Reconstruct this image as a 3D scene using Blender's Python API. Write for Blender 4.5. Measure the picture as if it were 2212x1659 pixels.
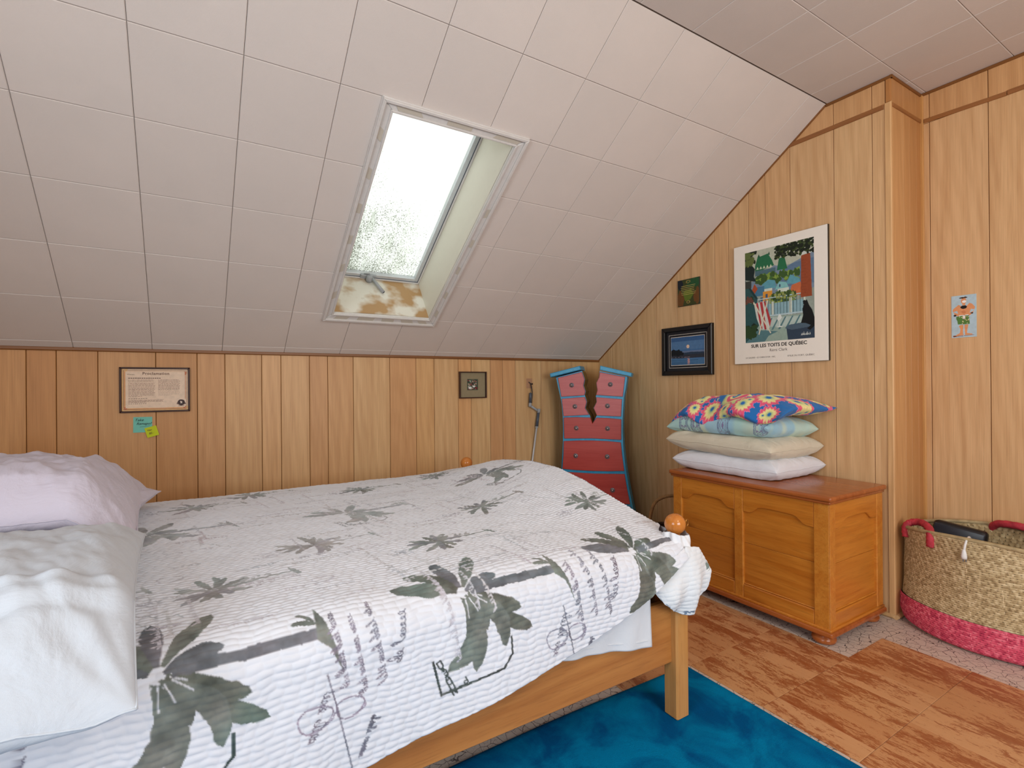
import bpy, bmesh, math, random
import numpy as np
from mathutils import Matrix, Vector
for o in list(bpy.data.objects): bpy.data.objects.remove(o)
SC = bpy.context.scene
COL = SC.collection
R = random.Random(7)
NR = np.random.RandomState(5)
PI = math.pi
def lin(c):
    return tuple(((x/255)/12.92 if x/255 <= .04045 else ((x/255+.055)/1.055)**2.4) for x in c)

# ------------------------------------------------------------------ camera, sky, lights, exposure
cam = bpy.data.cameras.new('camera'); co = bpy.data.objects.new('camera', cam); COL.objects.link(co)
yaw, pitch, roll = .54747352, .00159881, .00824154
fw = Vector((math.sin(yaw)*math.cos(pitch), math.cos(yaw)*math.cos(pitch), math.sin(pitch)))
rt = Vector((math.cos(yaw), -math.sin(yaw), 0)); dn = fw.cross(rt)
rt2 = rt*math.cos(roll)+dn*math.sin(roll); dn2 = -rt*math.sin(roll)+dn*math.cos(roll)
co.matrix_world = Matrix.Translation((0, 0, 1.1)) @ Matrix((rt2, -dn2, -fw)).transposed().to_4x4()
cam.sensor_width = 36; cam.lens = 36*1086.9/2212; cam.clip_start = .02
SC.camera = co
w = bpy.data.worlds.new('overcast sky'); SC.world = w; w.use_nodes = True
bgn = w.node_tree.nodes['Background']; bgn.inputs[0].default_value = (.96, .98, .96, 1); bgn.inputs[1].default_value = 1.5
SC.view_settings.view_transform = 'Standard'; SC.view_settings.look = 'None'
SC.view_settings.gamma = 1; SC.view_settings.use_curve_mapping = False
SC.view_settings.exposure = 0.10
def area(name, loc, look, sx, sy, power, col):
    l = bpy.data.lights.new(name, 'AREA'); l.shape = 'RECTANGLE'; l.size = sx; l.size_y = sy; l.energy = power; l.color = col
    o = bpy.data.objects.new(name, l); COL.objects.link(o); o.location = loc
    o.rotation_euler = (Vector(look)-Vector(loc)).to_track_quat('-Z', 'Y').to_euler(); return o
# daylight through the window of the left gable; the window behind the camera is added fill
area('daylight left window', (-1.30, .15, 1.35), (3, .9, .9), 1.2, 1.1, 22, (.84, .93, 1.0))
area('added front daylight', (.9, -1.75, 1.4), (1.3, 2, 1.0), 1.6, 1.2, 44, (.90, .96, 1.0))
# ceiling fill light, warm and unseen, added to brighten the ceiling
pl = bpy.data.lights.new('ceiling fill light', 'POINT'); pl.energy = 17; pl.color = (1.0, .80, .58); pl.shadow_soft_size = .09
plo = bpy.data.objects.new('ceiling fill light', pl); COL.objects.link(plo); plo.location = (1.15, -.35, 1.98)

# ------------------------------------------------------------------ helpers
def tag(o, label=None, cat=None, group=None, kind=None):
    if label: o['label'] = label
    if cat: o['category'] = cat
    if group: o['group'] = group
    if kind: o['kind'] = kind
    return o
def empty(name, loc=(0, 0, 0), rz=0, **k):
    o = bpy.data.objects.new(name, None); COL.objects.link(o); o.location = loc; o.rotation_euler = (0, 0, rz)
    o.empty_display_size = .05
    return tag(o, **k)
def mk(name, verts, faces, mat, parent=None, M=None, smooth=False, color=None, fm=None):
    me = bpy.data.meshes.new(name); me.from_pydata([tuple(v) for v in verts], [], faces)
    for m in (mat if isinstance(mat, (list, tuple)) else [mat]): me.materials.append(m)
    if fm is not None: me.polygons.foreach_set('material_index', fm)
    if smooth: me.polygons.foreach_set('use_smooth', [True]*len(me.polygons))
    me.update()
    o = bpy.data.objects.new(name, me); COL.objects.link(o)
    if parent: o.parent = parent
    if M is not None: o.matrix_local = M
    if color: o.color = (*lin(color), 1)
    return o
def frame(ox, x, y):
    x = Vector(x).normalized(); y = Vector(y).normalized(); z = x.cross(y)
    m = Matrix((x, y, z)).transposed().to_4x4(); m.translation = Vector(ox); return m
def insetpoly(P, d):
    n = len(P); out = []
    for i in range(n):
        a = Vector(P[i-1]); b = Vector(P[i]); c = Vector(P[(i+1) % n])
        e1 = (b-a).normalized(); e2 = (c-b).normalized()
        n1 = Vector((-e1.y, e1.x)); n2 = Vector((-e2.y, e2.x))
        m = n1+n2; L = max(m.length_squared, .3); out.append(b+m*(2*d/L))
    return out
def ccw(P):
    a = sum(P[i-1][0]*P[i][1]-P[i][0]*P[i-1][1] for i in range(len(P)))
    return list(P) if a > 0 else list(reversed(P))
def plate(name, P, th, bev, W, mat, parent, color=None, z0=0, smooth=False, back=False):
    """extruded polygon with chamfered front edge; origin at its centroid, W = wall frame"""
    P = ccw(P); n = len(P)
    cx = sum(p[0] for p in P)/n; cy = sum(p[1] for p in P)/n
    P = [Vector((p[0]-cx, p[1]-cy)) for p in P]; Q = insetpoly(P, bev)
    v = [(p.x, p.y, 0) for p in P]+[(p.x, p.y, th-bev) for p in P]+[(q.x, q.y, th) for q in Q]
    f = [(i, (i+1) % n, n+(i+1) % n, n+i) for i in range(n)]+[(n+i, n+(i+1) % n, 2*n+(i+1) % n, 2*n+i) for i in range(n)]
    f.append(tuple(range(2*n, 3*n)))
    if back: f.append(tuple(reversed(range(n))))
    return mk(name, v, f, mat, parent, W @ Matrix.Translation((cx, cy, z0)), smooth, color)
def box(name, lo, hi, mat, parent=None, bev=.002, seg=1, color=None, M=None):
    c = [(a+b)/2 for a, b in zip(lo, hi)]; s = [abs(b-a) for a, b in zip(lo, hi)]
    bm = bmesh.new(); bmesh.ops.create_cube(bm, size=1); bmesh.ops.scale(bm, vec=s, verts=bm.verts)
    if bev: bmesh.ops.bevel(bm, geom=bm.edges[:], offset=min(bev, min(s)*.45), segments=seg, profile=.6, affect='EDGES')
    me = bpy.data.meshes.new(name); bm.to_mesh(me); bm.free(); me.materials.append(mat)
    if seg > 1: me.polygons.foreach_set('use_smooth', [True]*len(me.polygons))
    o = bpy.data.objects.new(name, me); COL.objects.link(o)
    if parent: o.parent = parent
    o.matrix_local = (M or Matrix()) @ Matrix.Translation(c)
    if color: o.color = (*lin(color), 1)
    return o
def lathe(name, prof, mat, parent=None, M=None, n=32, smooth=True):
    v = []; f = []
    for r, z in prof:
        for k in range(n): v.append((r*math.cos(2*PI*k/n), r*math.sin(2*PI*k/n), z))
    for i in range(len(prof)-1):
        for k in range(n): f.append((i*n+k, i*n+(k+1) % n, (i+1)*n+(k+1) % n, (i+1)*n+k))
    f.append(tuple(reversed(range(n)))); f.append(tuple(range((len(prof)-1)*n, len(prof)*n)))
    return mk(name, v, f, mat, parent, M, smooth)
def tube(name, pts, r, mat, parent=None, n=12, M=None, twist=0, amp=0, color=None, closed=False):
    pts = [Vector(p) for p in pts]; v = []; f = []; m = len(pts); up = Vector((0, 0, 1))
    d0 = (pts[1]-pts[0]).normalized(); a = d0.orthogonal().normalized()
    for i, p in enumerate(pts):
        if closed: d = (pts[(i+1) % m]-pts[i-1]).normalized()
        else: d = (pts[min(i+1, m-1)]-pts[max(i-1, 0)]).normalized()
        a = (a-d*a.dot(d)).normalized(); b = d.cross(a)
        rr = r[i] if isinstance(r, (list, tuple)) else r
        for k in range(n):
            t = 2*PI*k/n; q = rr*(1+amp*abs(math.sin(1.5*(t+twist*i))))
            v.append(p+a*math.cos(t)*q+b*math.sin(t)*q)
    for i in range(m if closed else m-1):
        j = (i+1) % m
        for k in range(n): f.append((i*n+k, i*n+(k+1) % n, j*n+(k+1) % n, j*n+k))
    if not closed: f.append(tuple(reversed(range(n)))); f.append(tuple(range((m-1)*n, m*n)))
    return mk(name, v, f, mat, parent, M, True, color)
def smoothpath(pts, n=8):
    out = []; P = [Vector(p) for p in pts]; P = [P[0]*2-P[1]]+P+[P[-1]*2-P[-2]]
    for i in range(1, len(P)-2):
        for k in range(n):
            t = k/n; a, b, c, d = P[i-1:i+3]
            out.append(.5*((2*b)+(-a+c)*t+(2*a-5*b+4*c-d)*t*t+(-a+3*b-3*c+d)*t**3))
    out.append(P[-2]); return out
def setcol(me, cols):
    """per vertex colour attribute"""
    a = me.color_attributes.new('Col', 'FLOAT_COLOR', 'POINT')
    c = np.ones((len(me.vertices), 4), np.float32); c[:, :3] = cols; a.data.foreach_set('color', c.ravel())
def text(name, s, size, M, mat, parent, align='CENTER', shear=0, sp=1, ext=.0003, bold=0):
    cu = bpy.data.curves.new(name, 'FONT'); cu.body = s; cu.size = size; cu.align_x = align; cu.shear = shear; cu.space_character = sp
    cu.extrude = ext; cu.offset = bold; cu.resolution_u = 3
    t = bpy.data.objects.new(name+'_curve', cu); COL.objects.link(t); bpy.context.view_layer.update()
    me = bpy.data.meshes.new_from_object(t, depsgraph=bpy.context.evaluated_depsgraph_get())
    bpy.data.objects.remove(t); me.name = name; me.materials.clear(); me.materials.append(mat)
    o = bpy.data.objects.new(name, me); COL.objects.link(o); o.parent = parent; o.matrix_local = M; return o
def noise2(u, v, seed=0, oct=4):
    """smooth value noise on numpy arrays"""
    rs = np.random.RandomState(seed); T = rs.rand(64, 64)*2-1; out = 0; amp = 1.
    for o in range(oct):
        x = u*2**o+o*7.3; y = v*2**o+o*3.1; xi = np.floor(x).astype(int); yi = np.floor(y).astype(int)
        fx = x-xi; fy = y-yi; fx = fx*fx*(3-2*fx); fy = fy*fy*(3-2*fy)
        g = lambda a, b: T[a % 64, b % 64]
        out = out+amp*((g(xi, yi)*(1-fx)+g(xi+1, yi)*fx)*(1-fy)+(g(xi, yi+1)*(1-fx)+g(xi+1, yi+1)*fx)*fy); amp *= .5
    return out

# ------------------------------------------------------------------ materials
class N:
    def __init__(s, name, rough=.5, spec=.4):
        s.m = bpy.data.materials.new(name); s.m.use_nodes = True; s.t = s.m.node_tree; s.n = s.t.nodes; s.l = s.t.links
        s.b = s.n['Principled BSDF']; s.b.inputs['Roughness'].default_value = rough; s.b.inputs['Specular IOR Level'].default_value = spec
    def node(s, ty, **k):
        n = s.n.new(ty)
        for a, b in k.items():
            if a in n.inputs: 
                if hasattr(b, 'node'): s.l.new(b, n.inputs[a])
                else: n.inputs[a].default_value = b
            else: setattr(n, a, b)
        return n
    def co(s, scale=(1, 1, 1), kind='Object', rnd=0):
        tc = s.node('ShaderNodeTexCoord'); mp = s.node('ShaderNodeMapping'); s.l.new(tc.outputs[kind], mp.inputs[0]); mp.inputs['Scale'].default_value = scale
        if rnd:
            oi = s.node('ShaderNodeObjectInfo'); mu = s.node('ShaderNodeMath', operation='MULTIPLY'); s.l.new(oi.outputs['Random'], mu.inputs[0]); mu.inputs[1].default_value = rnd
            s.l.new(mu.outputs[0], mp.inputs['Location'])
        return mp.outputs[0]
    def noise(s, vec, scale=1, detail=4, rough=.6, dist=0):
        n = s.node('ShaderNodeTexNoise'); s.l.new(vec, n.inputs['Vector']); n.inputs['Scale'].default_value = scale
        n.inputs['Detail'].default_value = detail; n.inputs['Roughness'].default_value = rough; n.inputs['Distortion'].default_value = dist; return n.outputs[0]
    def ramp(s, fac, stops, interp='LINEAR'):
        n = s.node('ShaderNodeValToRGB'); s.l.new(fac, n.inputs[0]); n.color_ramp.interpolation = interp
        e = n.color_ramp.elements
        while len(e) < len(stops): e.new(.5)
        for k, (p, c) in enumerate(stops):
            e[k].position = p; e[k].color = (*(lin(c) if isinstance(c, tuple) else (c, c, c)), 1)
        return n.outputs[0]
    def mix(s, fac, a, b, mode='MIX'):
        n = s.node('ShaderNodeMix', data_type='RGBA', blend_type=mode)
        for i, x in ((0, fac), (6, a), (7, b)):
            if hasattr(x, 'node'): s.l.new(x, n.inputs[i])
            elif isinstance(x, tuple): n.inputs[i].default_value = (*lin(x), 1)
            else: n.inputs[i].default_value = x
        return n.outputs[2]
    def math(s, op, a, b=None):
        n = s.node('ShaderNodeMath', operation=op)
        for i, x in enumerate((a, b)):
            if x is None: continue
            if hasattr(x, 'node'): s.l.new(x, n.inputs[i])
            else: n.inputs[i].default_value = x
        return n.outputs[0]
    def base(s, c):
        if hasattr(c, 'node'): s.l.new(c, s.b.inputs['Base Color'])
        else: s.b.inputs['Base Color'].default_value = (*lin(c), 1)
        return s
    def bump(s, h, st=.2, d=.002):
        n = s.node('ShaderNodeBump'); s.l.new(h, n.inputs['Height']); n.inputs['Strength'].default_value = st; n.inputs['Distance'].default_value = d
        s.l.new(n.outputs[0], s.b.inputs['Normal']); return s
    def objcol(s): return s.node('ShaderNodeObjectInfo').outputs['Color']
def plain(name, c, rough=.5, spec=.4, metal=0, nz=.04):
    m = N(name, rough, spec); v = m.co(); n = m.noise(v, 35, 3)
    k = m.ramp(n, [(.3, 1-nz*2), (.7, 1.0)]); m.base(m.mix(1.0, tuple(c), k, 'MULTIPLY')); m.b.inputs['Metallic'].default_value = metal
    return m.m
# wall panelling: printed wood, tone of each board from its object colour
def wood_panel():
    m = N('wood panelling', .42, .35)
    v = m.co((1, .05, 1), rnd=37)
    big = m.noise(v, 22, 3, .5, 1.2)
    wv = m.node('ShaderNodeTexWave', wave_type='RINGS', rings_direction='Z'); 
    v2 = m.co((1, .13, 1), rnd=9); m.l.new(v2, wv.inputs['Vector']); wv.inputs['Scale'].default_value = 9; wv.inputs['Distortion'].default_value = 5.5; wv.inputs['Detail'].default_value = 2; wv.inputs['Detail Scale'].default_value = .8
    fine = m.noise(m.co((1, .012, 1), rnd=5), 330, 3, .7)
    oc = m.objcol()
    c = m.mix(m.ramp(wv.outputs[1], [(.25, .0), (.9, .10)]), oc, (158, 104, 54))
    c = m.mix(m.ramp(big, [(.40, .0), (.68, .30)]), c, (172, 118, 66))
    c = m.mix(m.ramp(fine, [(.45, .0), (.8, .34)]), c, (136, 88, 44))
    m.base(c); m.bump(fine, .12, .001); return m.m
W_PANEL = wood_panel()
def wood(name, a, b, dark, rough=.3, axis=0, knots=True, sc=1., spec=.5):
    m = N(name, rough, spec)
    s = [1, 1, 1]; s[axis] = .07
    v = m.co(tuple(s), rnd=23)
    n1 = m.noise(v, 16*sc, 4, .55, 1.5); n2 = m.noise(v, 150*sc, 3, .6)
    c = m.mix(m.ramp(n1, [(.3, 0.), (.7, 1.)]), tuple(a), tuple(b))
    c = m.mix(m.ramp(n2, [(.5, 0.), (.8, .35)]), c, tuple(dark))
    if knots:
        s2 = [1, 1, 1]; s2[axis] = .55
        vo = m.node('ShaderNodeTexVoronoi'); m.l.new(m.co(tuple(s2), rnd=11), vo.inputs['Vector']); vo.inputs['Scale'].default_value = 5.5
        c = m.mix(m.ramp(vo.outputs['Distance'], [(.035, .9), (.09, .35), (.16, 0.)]), c, tuple(dark))
    m.base(c); m.bump(n2, .08, .001); return m.m
W_CHEST = wood('honey stained pine', (206, 134, 50), (184, 108, 32), (112, 54, 14), .28)
W_CHESTV = wood('honey stained pine upright', (208, 140, 56), (188, 112, 36), (118, 56, 12), .28, axis=2, knots=False)
W_LID = wood('reddish stained pine lid', (176, 100, 48), (150, 78, 34), (112, 52, 20), .22, axis=1, knots=False)
W_BED = wood('light pine bed wood', (198, 136, 72), (176, 112, 54), (104, 52, 20), .4)
W_BEDV = wood('light pine post wood', (206, 154, 92), (190, 132, 70), (140, 84, 36), .4, axis=2, knots=False)
W_TRIM = wood('dark brown trim wood', (138, 88, 38), (118, 72, 30), (90, 50, 20), .45, knots=False)
W_TRIM2 = wood('mid brown batten wood', (158, 104, 56), (140, 88, 46), (100, 60, 30), .45, knots=False)
M_BACK = plain('dark panel groove', (96, 62, 34), .8, .1)
def ceil_mat():
    m = N('painted fibre tile', .75, .2); n = m.noise(m.co(rnd=3), 260, 3); n2 = m.noise(m.co(rnd=3), 3.5, 3)
    c = m.mix(m.ramp(n2, [(.3, 0.), (.75, .5)]), m.objcol(), (206, 198, 192)); m.base(c); m.bump(n, .22, .002); return m.m
M_TILE = ceil_mat()
M_GAP = plain('tile joint', (128, 112, 100), .9, .1)
def lino():
    m = N('crackle patterned linoleum', .42, .4); v0 = m.co(); d = m.node('ShaderNodeTexNoise'); m.l.new(v0, d.inputs['Vector']); d.inputs['Scale'].default_value = 22; d.inputs['Detail'].default_value = 3
    mx = m.node('ShaderNodeMix', data_type='VECTOR'); m.l.new(v0, mx.inputs[4]); m.l.new(d.outputs['Color'], mx.inputs[5]); mx.inputs[0].default_value = .028
    vo = m.node('ShaderNodeTexVoronoi', feature='DISTANCE_TO_EDGE'); m.l.new(mx.outputs[1], vo.inputs['Vector']); vo.inputs['Scale'].default_value = 30
    vo2 = m.node('ShaderNodeTexVoronoi', feature='DISTANCE_TO_EDGE'); m.l.new(mx.outputs[1], vo2.inputs['Vector']); vo2.inputs['Scale'].default_value = 62
    g = m.noise(v0, 9, 3)
    c = m.mix(m.ramp(vo2.outputs['Distance'], [(.012, .55), (.035, 0.)]), (206, 190, 178), (120, 104, 98))
    c = m.mix(m.ramp(g, [(.45, 0.), (.6, 1.)]), (206, 190, 178), c)
    c = m.mix(m.ramp(vo.outputs['Distance'], [(.012, 1.), (.030, 0.)]), c, (92, 78, 76))
    m.base(c); return m.m
M_LINO = lino()
def brown_tile():
    m = N('worn brown vinyl plank pattern', .33, .45)
    v = m.co((1, .30, 1), 'Object', rnd=31)
    a = m.noise(v, 38, 7, .78, .6); b = m.noise(m.co((1, .30, 1), rnd=13), 120, 4, .7, 1.5); p = m.noise(m.co((1, .35, 1), rnd=3), 7, 3, .5)
    f = m.math('ADD', m.math('MULTIPLY', a, .55), m.math('ADD', m.math('MULTIPLY', b, .30), m.math('MULTIPLY', p, .42)))
    k = m.ramp(f, [(.640, 0.), (.665, .7), (.80, 1.)])
    fine = m.noise(m.co((1, .04, 1), rnd=5), 60, 3)
    c0 = m.mix(m.ramp(fine, [(.35, 0.), (.7, .5)]), m.objcol(), (196, 142, 96))
    m.base(m.mix(k, c0, (144, 72, 34))); m.bump(b, .05, .001); return m.m
M_BROWN = brown_tile()
def rug_mat():
    m = N('teal cut pile', 1.0, .05); a = m.noise(m.co(), 5, 4, .6, .8); f = m.noise(m.co(), 420, 2)
    c = m.mix(m.ramp(a, [(.38, 0.), (.60, 1.)]), (0, 86, 142), (0, 130, 182)); c = m.mix(m.ramp(f, [(.3, .30), (.7, 0.)]), c, (0, 48, 84))
    m.base(c); m.bump(f, .6, .004); return m.m
M_RUG = rug_mat()
def fabric(name, c, dark=None, sheen=.15, wr=.5, attr=False):
    m = N(name, .85, .15); wv = m.noise(m.co(), 900, 2); lo = m.noise(m.co((1, 1, 1)), 7, 5, .55, .6)
    if attr: base = m.node('ShaderNodeAttribute', attribute_name='Col').outputs['Color']
    else: base = m.mix(m.ramp(lo, [(.3, 0.), (.8, .25)]), tuple(c), tuple(dark or c))
    m.base(base); h = m.math('ADD', m.math('MULTIPLY', lo, 1.0), m.math('MULTIPLY', wv, .03)); m.bump(h, wr, .02)
    m.b.inputs['Sheen Weight'].default_value = sheen; return m.m
F_LAV = fabric('lavender cotton', (208, 202, 216), (196, 190, 210), wr=.8)
F_PALE = fabric('pale blue cotton', (198, 204, 212), (186, 194, 206), wr=.55)
F_WHITE = fabric('white cotton', (226, 228, 236), (218, 222, 232))
F_CREAM = fabric('cream cotton', (214, 206, 186), (204, 196, 176))
F_SHEET = fabric('white sheet cotton', (220, 224, 230), (212, 218, 226), wr=.3)
F_COL = fabric('printed cotton', (0, 0, 0), attr=True, wr=.35)
F_QUILT = fabric('printed quilt cotton', (0, 0, 0), attr=True, wr=.12)
M_PRINT = N('printed paper', .5, .3); M_PRINT.base(M_PRINT.node('ShaderNodeAttribute', attribute_name='Col').outputs['Color']); M_PRINT = M_PRINT.m
M_INK = plain('black ink', (34, 30, 30), .6); M_INKB = plain('brown ink', (96, 60, 40), .6); M_INKG = plain('grey ink', (120, 110, 104), .6)
M_BLUE = wood('blue painted wood', (60, 166, 208), (44, 148, 196), (24, 104, 156), .35, axis=2, knots=False)
M_RED = wood('brick red painted wood', (186, 76, 68), (172, 60, 54), (140, 40, 38), .38, axis=0, knots=False)
M_PINK = wood('faded rose painted wood', (198, 106, 106), (186, 90, 92), (160, 66, 70), .38, axis=0, knots=False)
M_BARE = wood('bare brown wood', (140, 108, 52), (122, 92, 42), (90, 62, 26), .6, axis=2, knots=False)
M_PEWT = plain('dark pewter metal', (132, 140, 150), .35, .6, .6); M_PEWT2 = plain('bright pewter metal', (176, 182, 190), .25, .6, .9)
M_ALU = plain('brushed aluminium', (206, 210, 214), .4, .5, .25); M_GREYP = plain('grey plastic', (164, 168, 172), .45); M_DKP = plain('dark grey plastic grip', (78, 86, 98), .35)
M_BLACK = plain('black plastic', (22, 22, 26), .32, .5); M_BLKW = plain('black painted frame wood', (20, 18, 18), .3, .5); M_BRNF = plain('dark brown frame wood', (62, 32, 22), .35, .5)
M_WHITEP = plain('white painted trim', (214, 210, 206), .45, .4); M_TAPE = plain('beige masking tape', (196, 188, 174), .7, .2, nz=.02)
M_SHAFT = plain('cream painted board', (222, 218, 204), .6, .3, nz=.01)
M_BALL = wood('varnished pine ball', (206, 132, 62), (190, 112, 44), (130, 66, 22), .15, axis=2, knots=False)
M_BRASS = plain('brass', (190, 140, 70), .3, .5, .9); M_WHPL = plain('white plastic', (230, 230, 230), .4); M_MAT = plain('grey green mount board', (148, 136, 108), .8, .2)
M_DMAT = plain('charcoal mount board', (44, 44, 48), .7, .2); M_CARD = plain('off white mount board', (244, 237, 226), .6, .2, nz=.01)
M_NOTE = plain('turquoise paper', (122, 196, 180), .8, .2, nz=.01); M_NOTEY = plain('yellow green paper', (196, 208, 48), .8, .2, nz=.01)
M_PLAST = plain('white plaster', (206, 196, 186), .8, .2)
def glass_dirty():
    m = N('weathered frosted glass', .3); t = m.t; v = m.co(); out = m.n['Material Output']
    n1 = m.noise(v, 160, 3, .6); n2 = m.noise(v, 3.0, 3, .6); n3 = m.noise(m.co((1, .12, 1)), 22, 4, .6, 1.)
    sep = m.node('ShaderNodeSeparateXYZ'); m.l.new(v, sep.inputs[0])
    low = m.math('MULTIPLY', m.math('SUBTRACT', m.math('SUBTRACT', .12, sep.outputs[1]), m.math('MULTIPLY', sep.outputs[0], .9)), .32)
    d = m.math('ADD', n1, m.math('ADD', low, m.math('MULTIPLY', m.math('SUBTRACT', n2, .5), .35)))
    dirt = m.ramp(d, [(.66, 0.), (.74, .75)])
    tint = m.mix(m.ramp(n3, [(.4, 0.), (.7, .35)]), (250, 252, 250), (214, 222, 206))
    tint = m.mix(dirt, tint, (92, 96, 72))
    tr = m.node('ShaderNodeBsdfTranslucent'); m.l.new(tint, tr.inputs[0])
    tp = m.node('ShaderNodeBsdfTransparent'); m.l.new(tint, tp.inputs[0])
    gl = m.node('ShaderNodeBsdfGlossy'); gl.inputs['Roughness'].default_value = .2
    a = m.node('ShaderNodeMixShader'); a.inputs[0].default_value = .35; m.l.new(tr.outputs[0], a.inputs[1]); m.l.new(tp.outputs[0], a.inputs[2])
    b = m.node('ShaderNodeMixShader'); b.inputs[0].default_value = .05; m.l.new(a.outputs[0], b.inputs[1]); m.l.new(gl.outputs[0], b.inputs[2])
    m.l.new(b.outputs[0], out.inputs[0]); return m.m
M_GLASS = glass_dirty()
def stained():
    m = N('water stained board', .55); v = m.co(); a = m.noise(v, 7, 3, .5, .1); b = m.noise(v, 12, 5, .7)
    c = m.mix(m.ramp(a, [(.47, 0.), (.62, 1.)]), (176, 140, 96), (222, 218, 206)); c = m.mix(m.ramp(b, [(.60, 0.), (.75, .45)]), c, (140, 108, 72)); m.base(c); return m.m
M_STAIN = stained()

# ------------------------------------------------------------------ room shell
Xg, Xr, Yc, D, H, zk, yr = 2.73, 3.045, 1.075, 3.124, 2.531, 1.2935, 1.355
XL, YF = -1.45, -1.9
SL = math.hypot(H-zk, D-yr); sc, ss = (D-yr)/SL, (H-zk)/SL
Fknee = frame((0, D, 0), (1, 0, 0), (0, 0, 1))
Fgab = frame((Xg, 0, 0), (0, -1, 0), (0, 0, 1))
Frec = frame((Xr, 0, 0), (0, -1, 0), (0, 0, 1))
Fside = frame((0, Yc, 0), (1, 0, 0), (0, 0, 1))
Fslope = frame((0, D, zk), (1, 0, 0), (0, -sc, ss))
Fceil = frame((0, 0, H), (1, 0, 0), (0, -1, 0))
Fl = frame((0, 0, 0), (1, 0, 0), (0, 1, 0))
TH = .006
# floor slab + linoleum, brown tiles laid on it
floor = empty('floor', kind='structure')
mk('linoleum', [(XL, YF, 0), (Xr+.1, YF, 0), (Xr+.1, D+.1, 0), (XL, D+.1, 0)], [(0, 1, 2, 3)], M_LINO, floor)
box('subfloor', (XL-.1, YF-.1, -.12), (Xr+.2, D+.2, -.002), M_PLAST, floor, bev=0)
BT = [(202, 150, 106), (194, 140, 96), (206, 156, 112), (198, 146, 100), (190, 134, 90)]
ys = [1.9]+[1.615-.297*k for k in range(0, 12)]
ys = [y for y in ys if y > YF]
strips = [0, .10, .205, .31]
def brown(x0, x1, y0, y1):
    if x1-x0 < .015 or y1-y0 < .02: return
    plate('floor_tile', [(x0, y0), (x1, y0), (x1, y1), (x0, y1)], .0024, .0008, Fl, M_BROWN, floor, R.choice(BT))
xs = sorted([1.63+.1525*k for k in range(-14, 7)])
for a in range(len(ys)-1):
    y1, y0 = ys[a], ys[a+1]
    xr_ = 2.185 if y0 > 1.0 else 2.468
    xl_ = 1.27 if y0 > 1.30 else 1.605
    off = [0, .05, -.04, .07][a % 4]
    edges = [xl_]+[x+off for x in xs if xl_+.03 < x+off < xr_-.03]+[xr_]
    for k in range(len(edges)-1): brown(edges[k], edges[k+1], y0+.0006, y1-.0006)
# knee wall
wall_back = empty('wall_back', kind='structure')
mk('panel_backing', [(XL, -.0, 0), (Xg+.01, 0, 0), (Xg+.01, zk+.03, 0), (XL, zk+.03, 0)], [(0, 1, 2, 3)], M_BACK, wall_back, Fknee)
kx = [-1.45, -1.25, -1.05, -.86, -.699, -.595, -.443, -.214, -.036, .091, .269, .367, .519, .621, .77, .997, 1.171, 1.297, 1.472, 1.571, 1.721, 1.822, 1.93, 2.157, 2.326, 2.451, 2.60, Xg]
kc = [(208, 155, 98)]*3+[(211, 158, 101), (200, 144, 87), (200, 147, 92), (204, 155, 103), (201, 149, 96), (208, 158, 107), (214, 170, 119), (220, 174, 122), (217, 173, 122), (208, 159, 109), (214, 167, 116), (218, 178, 128), (211, 162, 112), (220, 176, 122), (217, 179, 130), (220, 171, 118), (217, 181, 131), (209, 162, 115), (211, 164, 116), (214, 178, 130), (208, 168, 121), (214, 174, 125), (215, 178, 127), (217, 178, 125)]  # left boards more orange: warm lamp light mixed into their tones
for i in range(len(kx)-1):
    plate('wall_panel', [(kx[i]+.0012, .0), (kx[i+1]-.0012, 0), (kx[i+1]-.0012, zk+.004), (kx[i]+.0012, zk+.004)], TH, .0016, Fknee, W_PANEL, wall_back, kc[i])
# gable wall
wall_right = empty('wall_right', kind='structure')
tan = (H-zk)/(D-yr)
zt = lambda y, top: min(top, zk+(D-y)*tan)
def gablepoly(ya, yb, z0, top):
    """board between ya > yb, in (u=-y, z)"""
    P = []
    if zt(ya, top) > z0: P.append((-ya, z0))
    else: ya = D-(z0-zk)/tan; P.append((-ya, z0))
    P.append((-yb, z0)); P.append((-yb, zt(yb, top)))
    yc = D-(top-zk)/tan
    if yb < yc < ya: P.append((-yc, top))
    if zt(ya, top) > z0+1e-4: P.append((-ya, zt(ya, top)))
    return P
ZM = 2.392
mk('panel_backing', [(-D, 0, 0), (-Yc, 0, 0), (-Yc, H, 0), (-yr, H, 0), (-D, zk, 0)], [(0, 1, 2, 3, 4)], M_BACK, wall_right, Fgab)
gy = [D, 2.96, 2.80, 2.66, 2.507, 2.319, 2.202, 2.024, 1.926, 1.791, 1.690, 1.545, 1.322, 1.150, 1.094]
gc = [(217, 183, 136), (220, 185, 138), (217, 182, 135), (221, 187, 140), (222, 187, 141), (219, 181, 134), (223, 185, 138), (221, 178, 130), (222, 182, 135), (218, 175, 127), (221, 178, 130), (223, 183, 136), (222, 182, 134), (225, 184, 136)]
for i in range(len(gy)-1):
    plate('wall_panel', gablepoly(gy[i]-.0012, gy[i+1]+.0012, 0, ZM), TH, .0016, Fgab, W_PANEL, wall_right, gc[i])
    if zt(gy[i+1], H) > ZM+.03:
        plate('wall_panel', gablepoly(gy[i]-.0012, gy[i+1]+.0012, ZM, H), TH, .0016, Fgab, W_PANEL, wall_right, (216, 168, 118))
ywc = D-(ZM-zk)/tan
plate('batten', [(-ywc-.01, ZM-.013), (-1.10, ZM-.015), (-1.10, ZM+.007), (-ywc+.02, ZM+.009)], .012, .002, Fgab, W_TRIM2, wall_right)
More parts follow.
